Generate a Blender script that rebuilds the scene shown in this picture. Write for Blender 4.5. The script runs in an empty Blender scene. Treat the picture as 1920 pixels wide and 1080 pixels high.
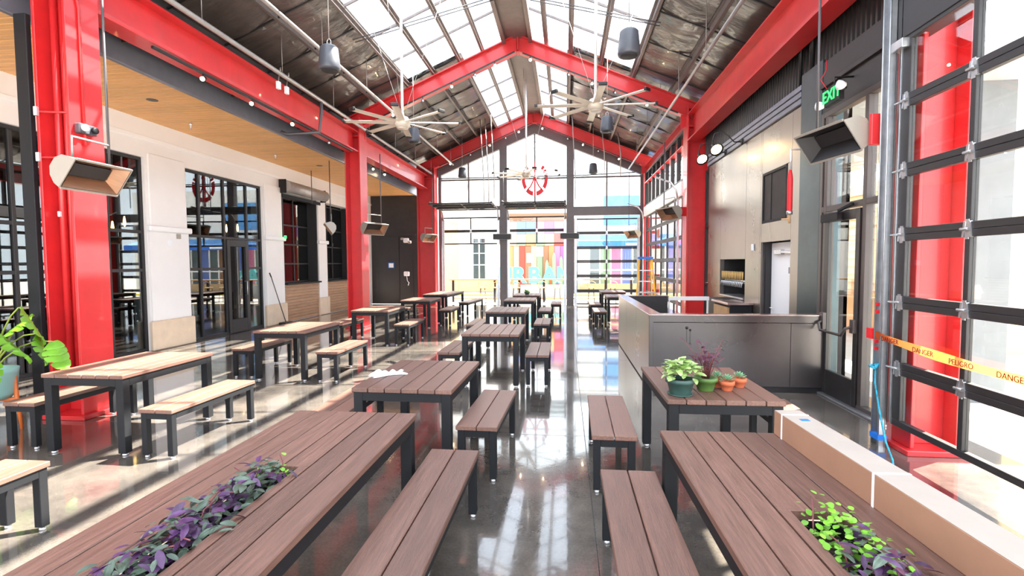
import bpy, bmesh, math, random
from mathutils import Vector, Matrix
random.seed(7)
SC = bpy.context.scene
COL = SC.collection
PI = math.pi
R = math.radians

# ------------------------------------------------------------------ camera
F_PX, PITCH, ROLL, YAW, CAM_H = 937.9, 0.0506, -0.0056, -0.1068, 1.748
def make_camera():
    cy, sy = math.cos(YAW), math.sin(YAW)
    fw = Vector((sy * math.cos(PITCH), cy * math.cos(PITCH), -math.sin(PITCH)))
    rt = Vector((cy, -sy, 0)); up = rt.cross(fw)
    cr, sr = math.cos(ROLL), math.sin(ROLL)
    RR = cr * rt + sr * up; UU = -sr * rt + cr * up
    m = Matrix((RR, UU, -fw)).transposed().to_4x4()
    m.translation = Vector((0, 0, CAM_H))
    cd = bpy.data.cameras.new('camera'); co = bpy.data.objects.new('camera', cd)
    cd.sensor_fit = 'HORIZONTAL'; cd.sensor_width = 36; cd.lens = F_PX / 1920 * 36
    cd.clip_start = 0.05; cd.clip_end = 500
    co.matrix_world = m; COL.objects.link(co); SC.camera = co
make_camera()

# ------------------------------------------------------------------ sky, sun, exposure
def make_light():
    w = bpy.data.worlds.new('sky'); SC.world = w; w.use_nodes = True
    nt = w.node_tree; nt.nodes.clear()
    out = nt.nodes.new('ShaderNodeOutputWorld'); bg = nt.nodes.new('ShaderNodeBackground')
    bg.inputs[0].default_value = (0.86, 0.93, 1.0, 1); bg.inputs[1].default_value = 2.4
    nt.links.new(bg.outputs[0], out.inputs[0])
    sd = bpy.data.lights.new('sun', 'SUN'); sd.energy = 19.0; sd.angle = R(0.6); sd.color = (1.0, 0.91, 0.75)
    so = bpy.data.objects.new('sun', sd); COL.objects.link(so)
    d = Vector((-0.62, -0.36, -1)).normalized()
    so.rotation_euler = d.to_track_quat('-Z', 'Y').to_euler(); so.location = (12, 8, 20)
make_light()
vs = SC.view_settings
vs.view_transform = 'Standard'; vs.look = 'None'; vs.gamma = 1.0; vs.use_curve_mapping = False
vs.exposure = 1.3
SC.cycles.max_bounces = 10; SC.cycles.diffuse_bounces = 5; SC.cycles.glossy_bounces = 4; SC.cycles.transparent_max_bounces = 16

# ------------------------------------------------------------------ materials
def srgb(r, g, b):
    f = lambda c: (c / 255 / 12.92) if c / 255 <= .04045 else ((c / 255 + .055) / 1.055) ** 2.4
    return (f(r), f(g), f(b), 1)
M = {}
def mat(name, col, rough=.5, metal=0, var=0, vscale=6, bump=0, bscale=40, coat=0, spec=.5, stretch=None, emit=None, estr=0, rvar=0, objrand=0, trans=0):
    m = bpy.data.materials.new(name); m.use_nodes = True
    nt = m.node_tree; b = nt.nodes['Principled BSDF']
    b.inputs['Base Color'].default_value = col; b.inputs['Roughness'].default_value = rough
    b.inputs['Metallic'].default_value = metal; b.inputs['Specular IOR Level'].default_value = spec
    b.inputs['Coat Weight'].default_value = coat
    if emit: b.inputs['Emission Color'].default_value = emit; b.inputs['Emission Strength'].default_value = estr
    if trans: b.inputs['Subsurface Weight'].default_value = trans
    L = nt.links.new; N = nt.nodes.new
    if var or bump or rvar:
        tc = N('ShaderNodeTexCoord'); mp = N('ShaderNodeMapping'); L(tc.outputs['Object'], mp.inputs[0])
        if stretch: mp.inputs['Scale'].default_value = stretch
    if var or rvar:
        nz = N('ShaderNodeTexNoise'); nz.inputs['Scale'].default_value = vscale; nz.inputs['Detail'].default_value = 6
        nz.inputs['Roughness'].default_value = .6
        L(mp.outputs[0], nz.inputs['Vector'])
        if objrand:
            oi = N('ShaderNodeObjectInfo'); ml = N('ShaderNodeMath'); ml.operation = 'MULTIPLY'; ml.inputs[1].default_value = 37
            L(oi.outputs['Random'], ml.inputs[0]); cx = N('ShaderNodeCombineXYZ'); 
            for k in range(3): L(ml.outputs[0], cx.inputs[k])
            L(cx.outputs[0], mp.inputs['Location'])
    if var:
        rp = N('ShaderNodeValToRGB'); rp.color_ramp.elements[0].position = .3; rp.color_ramp.elements[1].position = .7
        rp.color_ramp.elements[0].color = (*[c * (1 - var) for c in col[:3]], 1)
        rp.color_ramp.elements[1].color = (*[min(1, c * (1 + var)) for c in col[:3]], 1)
        L(nz.outputs['Fac'], rp.inputs[0]); cout = rp.outputs[0]
        if objrand:
            hs = N('ShaderNodeHueSaturation'); mr = N('ShaderNodeMapRange')
            mr.inputs['To Min'].default_value = 1 - objrand; mr.inputs['To Max'].default_value = 1 + objrand
            L(oi.outputs['Random'], mr.inputs['Value']); L(mr.outputs[0], hs.inputs['Value']); L(cout, hs.inputs['Color']); cout = hs.outputs[0]
        L(cout, b.inputs['Base Color'])
    if rvar:
        mr2 = N('ShaderNodeMapRange'); mr2.inputs['From Min'].default_value = .3; mr2.inputs['From Max'].default_value = .7
        mr2.inputs['To Min'].default_value = max(.01, rough - rvar); mr2.inputs['To Max'].default_value = rough + rvar
        L(nz.outputs['Fac'], mr2.inputs['Value']); L(mr2.outputs[0], b.inputs['Roughness'])
    if bump:
        n2 = N('ShaderNodeTexNoise'); n2.inputs['Scale'].default_value = bscale; n2.inputs['Detail'].default_value = 4
        L(mp.outputs[0], n2.inputs['Vector'])
        bp = N('ShaderNodeBump'); bp.inputs['Strength'].default_value = bump; bp.inputs['Distance'].default_value = .02
        L(n2.outputs['Fac'], bp.inputs['Height']); L(bp.outputs[0], b.inputs['Normal'])
    M[name] = m
    return m
def glass(name, tint=(1, 1, 1, 1), refl=1.0, rough=0.0):
    m = bpy.data.materials.new(name); m.use_nodes = True; nt = m.node_tree; nt.nodes.clear()
    N = nt.nodes.new; L = nt.links.new
    o = N('ShaderNodeOutputMaterial'); mx = N('ShaderNodeMixShader'); t = N('ShaderNodeBsdfTransparent'); g = N('ShaderNodeBsdfGlossy'); lw = N('ShaderNodeLayerWeight')
    lw.inputs[0].default_value = .5; t.inputs[0].default_value = tint; g.inputs['Roughness'].default_value = rough
    pw = N('ShaderNodeMath'); pw.operation = 'POWER'; pw.inputs[1].default_value = 5
    ml = N('ShaderNodeMath'); ml.operation = 'MULTIPLY_ADD'; ml.inputs[1].default_value = .96; ml.inputs[2].default_value = .04 * refl; ml.use_clamp = True
    L(lw.outputs['Facing'], pw.inputs[0]); L(pw.outputs[0], ml.inputs[0]); L(ml.outputs[0], mx.inputs[0]); L(t.outputs[0], mx.inputs[1]); L(g.outputs[0], mx.inputs[2]); L(mx.outputs[0], o.inputs[0])
    M[name] = m
    return m
mat('red', srgb(206, 42, 46), .35, var=.1, vscale=3, coat=.2)
mat('red_flat', srgb(220, 30, 40), .5)
mat('wood', srgb(115, 83, 72), .45, var=.3, vscale=3, stretch=(26, 1.2, 26), bump=.18, bscale=14, objrand=.2, rvar=.08)
mat('wood_end', srgb(120, 76, 64), .55, var=.2, vscale=8, stretch=(4, 1, 4), objrand=.1)
mat('charcoal', srgb(25, 26, 30), .6, spec=.3, var=.1, vscale=12)
mat('black', srgb(22, 22, 24), .45)
mat('frame_dark', srgb(40, 37, 39), .5, var=.08)
mat('bronze', srgb(70, 62, 60), .4, var=.08)
mat('chrome', srgb(235, 235, 240), .2, .6)
mat('galv', srgb(190, 192, 196), .32, .85, var=.15, vscale=10)
mat('pipe_grey', srgb(165, 160, 158), .4, .5, var=.1)
mat('pipe_dark', srgb(92, 90, 94), .45, .4)
mat('purlin', srgb(120, 112, 110), .5, .3, var=.12)
mat('insul', srgb(74, 67, 64), .33, 0, var=.35, vscale=2.5, bump=.7, bscale=5, stretch=(1, 2.4, 1), coat=.25)
mat('frame_flare', srgb(98, 92, 94), .45, var=.08)  # dark gable frame lightened to mid grey: lens flare put into the colour
mat('dark_metal', srgb(40, 38, 38), .4, var=.2)
mat('white', srgb(238, 236, 236), .6, var=.02, vscale=2)
mat('white_paint', srgb(243, 243, 245), .45)
mat('stone', srgb(222, 200, 176), .7, var=.08, vscale=4, bump=.15, bscale=60)
mat('ceil_wood', srgb(226, 172, 112), .5, var=.12, vscale=3, stretch=(1, 8, 1), objrand=.06)
mat('slat_wood', srgb(168, 128, 96), .5, var=.18, vscale=3, stretch=(1, 1, 9), objrand=.12)
mat('bluegrey', srgb(122, 126, 140), .38, .4, var=.08)
mat('steel', srgb(146, 138, 130), .3, .85, var=.24, vscale=.6, rvar=.08, stretch=(1, 1, .6))
mat('steel_dark', srgb(86, 82, 82), .3, .8, var=.18, vscale=.8, rvar=.06)
mat('steel_top', srgb(196, 170, 165), .22, .8, var=.15)
mat('teal_steel', srgb(68, 80, 84), .35, .7, var=.2, vscale=2)
mat('speaker', srgb(72, 74, 82), .4, var=.1)
mat('speaker_grille', srgb(40, 40, 44), .7)
mat('fan', srgb(214, 205, 192), .4, .15)
mat('heater_hood', srgb(160, 152, 143), .4, .2)
mat('heater_refl', srgb(168, 130, 104), .25, .7, var=.15, vscale=4, stretch=(6, .6, 1))
mat('heater_dark', srgb(38, 36, 38), .5)
mat('bulb', (1, .75, .45, 1), .5, emit=(1, .72, .4, 1), estr=40)
mat('warm_lamp', (1, .85, .6, 1), .5, emit=(1, .68, .34, 1), estr=10)
mat('filament', (1, .6, .2, 1), .5, emit=(1, .55, .18, 1), estr=14)
mat('exit_green', srgb(20, 220, 60), .5, emit=(.03, .9, .12, 1), estr=1.4)
mat('cardboard', srgb(160, 120, 96), .8, var=.06, vscale=5, bump=.05)
mat('cardboard_light', srgb(168, 156, 147), .8, var=.04)
mat('tape_orange', srgb(240, 90, 40), .5)
mat('ink', srgb(110, 12, 20), .6)
mat('blue', srgb(25, 120, 220), .6)
mat('tap_gold', srgb(214, 176, 110), .35, .3)
mat('rope', srgb(50, 160, 190), .8, var=.5, vscale=30)
mat('yellow', srgb(240, 180, 30), .5)
mat('terracotta', srgb(196, 102, 66), .75, var=.1)
mat('pot_dark', srgb(60, 88, 82), .5, var=.15)
mat('pot_green', srgb(84, 116, 56), .5, var=.1)
mat('soil', srgb(52, 38, 30), .95, bump=.5)
mat('leaf_var', srgb(168, 194, 122), .45, var=.55, vscale=40, objrand=.25, trans=.1)
mat('leaf_green', srgb(120, 180, 50), .45, var=.25, vscale=20, objrand=.3, trans=.1)
mat('leaf_mon', srgb(110, 165, 40), .4, var=.2, vscale=8, objrand=.15, trans=.1)
mat('leaf_purple', srgb(72, 42, 80), .4, var=.45, vscale=30, objrand=.4)
mat('leaf_silver', srgb(82, 98, 84), .4, var=.5, vscale=35, stretch=(4, .6, 1), objrand=.3)
mat('leaf_dark', srgb(92, 50, 70), .45, var=.3, vscale=20, objrand=.3)
mat('leaf_succ', srgb(120, 170, 130), .5, var=.2, vscale=20, objrand=.2)
mat('stem', srgb(150, 170, 70), .5)
mat('stem_red', srgb(120, 62, 66), .5)
mat('rag', srgb(225, 228, 236), .9, bump=.3, bscale=80)
mat('teal_pot', srgb(150, 195, 190), .4)
mat('orange_wood', srgb(215, 110, 50), .45)
mat('tan_wood', srgb(190, 150, 105), .6, var=.1)
mat('cyan', srgb(95, 190, 200), .5)
mat('awning', srgb(30, 98, 195), .7)
mat('awning_light', srgb(92, 152, 210), .7)
mat('paving', srgb(196, 190, 184), .85, var=.08, vscale=2)
mat('ext_white', srgb(238, 236, 232), .7)
mat('ext_tan', srgb(198, 168, 128), .7, var=.05)
mat('ext_grey', srgb(160, 164, 168), .8, var=.06)
mat('pillar_grey', srgb(112, 117, 121), .8, var=.1, vscale=3)
mat('ext_siding', srgb(226, 205, 160), .7)
mat('mural_orange', srgb(205, 120, 80), .6); mat('mural_blue', srgb(85, 110, 180), .6); mat('mural_purple', srgb(125, 85, 145), .6)
mat('mural_green', srgb(115, 145, 115), .6); mat('mural_pink', srgb(195, 110, 150), .6); mat('mural_brown', srgb(130, 95, 72), .6); mat('mural_red', srgb(215, 60, 50), .6)
mat('kerb_yellow', srgb(235, 215, 70), .7)
mat('shop_glass', srgb(88, 102, 108), .2, 0, var=.3, vscale=1.5)
mat('room_dark', srgb(58, 52, 52), .8, var=.2)
mat('grout', srgb(40, 38, 36), .8)
mat('paper', srgb(235, 240, 245), .8)
mat('hedge', srgb(95, 140, 60), .8, var=.3, vscale=8, bump=.5)
def tape_mat():
    m = bpy.data.materials.new('tape_orange'); m.use_nodes = True; nt = m.node_tree; b = nt.nodes['Principled BSDF']; N = nt.nodes.new
    b.inputs['Base Color'].default_value = srgb(244, 96, 44); b.inputs['Roughness'].default_value = .4
    tr = N('ShaderNodeBsdfTranslucent'); tr.inputs[0].default_value = srgb(255, 150, 80); mx = N('ShaderNodeMixShader'); mx.inputs[0].default_value = .55
    nt.links.new(b.outputs[0], mx.inputs[1]); nt.links.new(tr.outputs[0], mx.inputs[2]); nt.links.new(mx.outputs[0], nt.nodes['Material Output'].inputs[0]); M['tape_orange'] = m
tape_mat()
glass('glass', (.97, .985, .98, 1), 1.0)
glass('glass_dim', (.25, .25, .27, 1), 1.0)
glass('glass_sky', (.95, .97, 1, 1), .8)
glass('glass_dark', (.5, .55, .55, 1), 3.5)

def floor_mat():
    m = mat('concrete', srgb(112, 106, 102), .1, spec=.6, coat=.65)
    m.node_tree.nodes['Principled BSDF'].inputs['Coat Roughness'].default_value = .04
    nt = m.node_tree; N = nt.nodes.new; L = nt.links.new; b = nt.nodes['Principled BSDF']
    g = N('ShaderNodeNewGeometry'); n1 = N('ShaderNodeTexNoise'); n1.inputs['Scale'].default_value = .9; n1.inputs['Detail'].default_value = 8; n1.inputs['Roughness'].default_value = .65
    L(g.outputs['Position'], n1.inputs['Vector'])
    rp = N('ShaderNodeValToRGB'); e = rp.color_ramp.elements
    e[0].position = .3; e[0].color = srgb(46, 44, 45); e[1].position = .72; e[1].color = srgb(120, 112, 104)
    L(n1.outputs['Fac'], rp.inputs[0])
    n3 = N('ShaderNodeTexNoise'); n3.inputs['Scale'].default_value = 60; n3.inputs['Detail'].default_value = 3; L(g.outputs['Position'], n3.inputs['Vector'])
    mx = N('ShaderNodeMix'); mx.data_type = 'RGBA'; mx.blend_type = 'OVERLAY'; mx.inputs['Factor'].default_value = .35
    L(rp.outputs[0], mx.inputs['A']); L(n3.outputs['Fac'], mx.inputs['B']); L(mx.outputs['Result'], b.inputs['Base Color'])
    mr = N('ShaderNodeMapRange'); mr.inputs['To Min'].default_value = .04; mr.inputs['To Max'].default_value = .17; L(n1.outputs['Fac'], mr.inputs['Value']); L(mr.outputs[0], b.inputs['Roughness'])
    n2 = N('ShaderNodeTexNoise'); n2.inputs['Scale'].default_value = 22; n2.inputs['Detail'].default_value = 2; L(g.outputs['Position'], n2.inputs['Vector'])
    bp = N('ShaderNodeBump'); bp.inputs['Strength'].default_value = .05; bp.inputs['Distance'].default_value = .01
    L(n2.outputs['Fac'], bp.inputs['Height']); L(bp.outputs[0], b.inputs['Normal'])
floor_mat()

# ------------------------------------------------------------------ mesh helpers
class MB:
    def __init__(s): s.v = []; s.f = []; s.smooth = set()
    def add(s, vs, fs, sm=False):
        o = len(s.v); s.v += [tuple(v) for v in vs]
        for f in fs:
            if sm: s.smooth.add(len(s.f))
            s.f.append(tuple(i + o for i in f))
        return s
    def box(s, x0, x1, y0, y1, z0, z1):
        x0, x1 = min(x0, x1), max(x0, x1); y0, y1 = min(y0, y1), max(y0, y1); z0, z1 = min(z0, z1), max(z0, z1)
        return s.add([(x0, y0, z0), (x1, y0, z0), (x1, y1, z0), (x0, y1, z0), (x0, y0, z1), (x1, y0, z1), (x1, y1, z1), (x0, y1, z1)],
                     [(0, 3, 2, 1), (4, 5, 6, 7), (0, 1, 5, 4), (1, 2, 6, 5), (2, 3, 7, 6), (3, 0, 4, 7)])
    def cbox(s, x0, x1, y0, y1, z0, z1, c=.004):
        # box with chamfered edges
        X, Y, Z = (x0, x1), (y0, y1), (z0, z1); vs = []; ix = {}
        for i in (0, 1):
            for j in (0, 1):
                for k in (0, 1):
                    sx, sy, sz = (1 if i == 0 else -1), (1 if j == 0 else -1), (1 if k == 0 else -1)
                    for a, p in (('x', (X[i], Y[j] + sy * c, Z[k] + sz * c)), ('y', (X[i] + sx * c, Y[j], Z[k] + sz * c)), ('z', (X[i] + sx * c, Y[j] + sy * c, Z[k]))):
                        ix[(i, j, k, a)] = len(vs); vs.append(p)
        q = lambda *t: tuple(ix[a] for a in t); fs = []
        for i in (0, 1):
            f = q((i, 0, 0, 'x'), (i, 1, 0, 'x'), (i, 1, 1, 'x'), (i, 0, 1, 'x')); fs.append(f if i else f[::-1])
            f = q((0, i, 0, 'y'), (1, i, 0, 'y'), (1, i, 1, 'y'), (0, i, 1, 'y')); fs.append(f[::-1] if i else f)
            f = q((0, 0, i, 'z'), (1, 0, i, 'z'), (1, 1, i, 'z'), (0, 1, i, 'z')); fs.append(f if i else f[::-1])
        for i in (0, 1):
            for j in (0, 1):
                f = q((i, j, 0, 'x'), (i, j, 0, 'y'), (i, j, 1, 'y'), (i, j, 1, 'x')); fs.append(f if (i + j) % 2 else f[::-1])
                f = q((i, 0, j, 'x'), (i, 0, j, 'z'), (i, 1, j, 'z'), (i, 1, j, 'x')); fs.append(f if (i + j) % 2 == 0 else f[::-1])
                f = q((0, i, j, 'y'), (0, i, j, 'z'), (1, i, j, 'z'), (1, i, j, 'y')); fs.append(f if (i + j) % 2 else f[::-1])
                for k in (0, 1):
                    fs.append(q((i, j, k, 'x'), (i, j, k, 'y'), (i, j, k, 'z')))
        return s.add(vs, fs)
    def bar(s, p, q, w, h=None, up=(0, 0, 1)):
        h = h or w; p, q = Vector(p), Vector(q); d = (q - p).normalized(); u = Vector(up)
        if abs(d.dot(u)) > .98: u = Vector((0, 1, 0))
        r = d.cross(u).normalized(); u = r.cross(d)
        vs = [c + r * a * w / 2 + u * b * h / 2 for c in (p, q) for a, b in ((-1, -1), (1, -1), (1, 1), (-1, 1))]
        return s.add(vs, [(0, 1, 2, 3), (7, 6, 5, 4), (0, 4, 5, 1), (1, 5, 6, 2), (2, 6, 7, 3), (3, 7, 4, 0)])
    def tube(s, pts, r, n=8, cap=True):
        pts = [Vector(p) for p in pts]; rings = []
        rr = r if isinstance(r, (list, tuple)) else [r] * len(pts)
        u = None; vs = []
        for i, p in enumerate(pts):
            d = (pts[min(i + 1, len(pts) - 1)] - pts[max(i - 1, 0)]).normalized()
            if u is None:
                u = Vector((0, 0, 1)) if abs(d.z) < .9 else Vector((1, 0, 0))
            u = (u - d * u.dot(d)).normalized(); w = d.cross(u)
            vs += [p + (u * math.cos(2 * PI * k / n) + w * math.sin(2 * PI * k / n)) * rr[i] for k in range(n)]
        fs = [(i * n + k, i * n + (k + 1) % n, (i + 1) * n + (k + 1) % n, (i + 1) * n + k) for i in range(len(pts) - 1) for k in range(n)]
        s.add(vs, fs, True)
        if cap:
            o = len(s.v) - len(vs); s.f.append(tuple(o + k for k in range(n))[::-1]); s.f.append(tuple(o + (len(pts) - 1) * n + k for k in range(n)))
        return s
    def lathe(s, prof, c=(0, 0, 0), n=20, axis='z', cap=True):
        vs = []
        for r, z in prof:
            for k in range(n):
                a = 2 * PI * k / n; x, y = r * math.cos(a), r * math.sin(a)
                p = (x, y, z) if axis == 'z' else ((z, x, y) if axis == 'x' else (x, z, y))
                vs.append((p[0] + c[0], p[1] + c[1], p[2] + c[2]))
        m = len(prof); fs = [(i * n + k, i * n + (k + 1) % n, (i + 1) * n + (k + 1) % n, (i + 1) * n + k) for i in range(m - 1) for k in range(n)]
        s.add(vs, fs, True)
        if cap:
            o = len(s.v) - len(vs); s.f.append(tuple(o + k for k in range(n))[::-1]); s.f.append(tuple(o + (m - 1) * n + k for k in range(n)))
        return s
    def prism(s, poly, a, b, axis='y'):
        # poly in the two other axes, extruded from a to b
        def P(u, w, t): return {'y': (u, t, w), 'x': (t, u, w), 'z': (u, w, t)}[axis]
        n = len(poly); vs = [P(u, w, a) for u, w in poly] + [P(u, w, b) for u, w in poly]
        return s.add(vs, [tuple(range(n)), tuple(range(n, 2 * n))[::-1]] + [(k, n + k, n + (k + 1) % n, (k + 1) % n) for k in range(n)])
    def ball(s, c, r, n=10, m=6, sz=1):
        prof = [(max(1e-4, r * math.sin(PI * i / m)), -r * sz * math.cos(PI * i / m)) for i in range(m + 1)]
        return s.lathe(prof, c, n, cap=False)
    def mesh(s, name):
        me = bpy.data.meshes.new(name); me.from_pydata(s.v, [], s.f)
        if s.smooth:
            fl = [i in s.smooth for i in range(len(s.f))]; me.polygons.foreach_set('use_smooth', fl)
        me.update()
        bm = bmesh.new(); bm.from_mesh(me); bmesh.ops.recalc_face_normals(bm, faces=bm.faces); bm.to_mesh(me); bm.free()
        return me
    def build(s, name, m, parent=None, loc=None, rot=None):
        me = s.mesh(name); me.materials.append(M[m]); return link(name, me, parent, loc, rot)
def link(name, me, parent=None, loc=None, rot=None, scale=None):
    o = bpy.data.objects.new(name, me); COL.objects.link(o)
    if parent: o.parent = parent
    if loc is not None: o.location = loc
    if rot is not None: o.rotation_euler = rot
    if scale is not None: o.scale = scale
    return o
def tag(o, label=None, cat=None, group=None, kind=None):
    if label: o['label'] = label
    if cat: o['category'] = cat
    if group: o['group'] = group
    if kind: o['kind'] = kind
    return o
def thing(name, label, cat, loc=(0, 0, 0), rz=0, group=None, kind=None):
    o = bpy.data.objects.new(name, None); COL.objects.link(o); o.location = loc; o.rotation_euler = (0, 0, rz)
    o.empty_display_size = .1
    return tag(o, label, cat, group, kind)
def struct(name, label, cat):
    return thing(name, label, cat, kind='structure')
def B(x0, x1, y0, y1, z0, z1): return MB().box(x0, x1, y0, y1, z0, z1)
def CB(x0, x1, y0, y1, z0, z1, c=.004): return MB().cbox(x0, x1, y0, y1, z0, z1, c)
def text(body, m, parent, loc, rot, size, name='lettering', ext=.004, align='CENTER', bold=0):
    cu = bpy.data.curves.new(name, 'FONT'); cu.body = body; cu.size = size; cu.extrude = ext; cu.align_x = align; cu.align_y = 'CENTER'
    cu.offset = bold; cu.materials.append(M[m]); tmp = bpy.data.objects.new(name, cu); me = bpy.data.meshes.new_from_object(tmp); bpy.data.objects.remove(tmp)
    me.name = name
    if not me.materials: me.materials.append(M[m])
    return link(name, me, parent, loc, rot)

# ================================================================== STRUCTURE
ZR, SL, XR = 7.8, .424, -1.25          # roof underside: ridge height, slope, ridge x
def roof_z(x): return ZR - SL * abs(x - XR)
YB = [-2.9, 5.35, 13.3, 20.3]          # portal frames
XL, XW = -8.33, 3.4                    # left shop wall, right wall

def build_floor():
    fl = B(-8.6, 3.9, -3, 20.62, -.2, -.012).build('floor', 'grout')
    tag(fl, 'polished grey concrete floor of the hall', 'floor', kind='structure')
    xs = [-8.5, -4.2, .19, 3.9]; ys = [-3, 1, 5, 9, 13, 17, 20.6]
    for i in range(3):
        for j in range(6):
            MB().cbox(xs[i] + .002, xs[i + 1] - .002, ys[j] + .002, ys[j + 1] - .002, -.05, 0, .0015).build('slab', 'concrete', fl)
    g = tag(B(-60, 60, -20, 70, -.5, -.21).build('ground', 'paving'), 'pale paved ground around the hall', 'ground', kind='structure')
    for (x0, x1, y0, y1) in ((-30, 30, 20.64, 60), (3.92, 30, -12, 20.6)):
        nx, ny = max(1, int((x1 - x0) / 6)), max(1, int((y1 - y0) / 6))
        for i in range(nx):
            for j in range(ny):
                a, b = (x1 - x0) / nx, (y1 - y0) / ny
                B(x0 + i * a + .01, x0 + (i + 1) * a - .01, y0 + j * b + .01, y0 + (j + 1) * b - .01, -.22, -.02).build('paving_slab', 'paving', g)
build_floor()

# ---- glazed units set into planes x = const (left and right walls)
def glazed(st, X, y0, y1, z0, z1, vert, cells, fw=.06, dep=.08, frame='frame_dark', gl='glass_dark', outer=True):
    if outer:
        for a, b in ((y0, y0 + fw), (y1 - fw, y1)): CB(X - dep / 2, X + dep / 2, a, b, z0, z1).build('jamb', frame, st)
        CB(X - dep / 2, X + dep / 2, y0 + fw, y1 - fw, z1 - fw, z1).build('head_rail', frame, st)
        CB(X - dep / 2, X + dep / 2, y0 + fw, y1 - fw, z0, z0 + fw).build('sill_rail', frame, st)
    for v in vert: CB(X - dep / 2, X + dep / 2, v - fw / 2, v + fw / 2, z0 + fw, z1 - fw).build('mullion', frame, st)
    vs = [y0 + fw] + sorted(vert) + [y1 - fw]
    for k in range(len(vs) - 1):
        a = vs[k] + (fw / 2 if k else 0); b = vs[k + 1] - (fw / 2 if k < len(vs) - 2 else 0)
        zs = [z0 + fw] + sorted(cells[k] if isinstance(cells, dict) and k in cells else (cells.get('*', []) if isinstance(cells, dict) else cells)) + [z1 - fw]
        for q in range(len(zs) - 1):
            c = zs[q] + (fw / 2 if q else 0); d = zs[q + 1] - (fw / 2 if q < len(zs) - 2 else 0)
            B(X - .008, X + .008, a, b, c, d).build('pane', gl, st)
            if q: CB(X - dep / 2, X + dep / 2, a, b, zs[q] - fw / 2, zs[q] + fw / 2).build('transom', frame, st)

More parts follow.
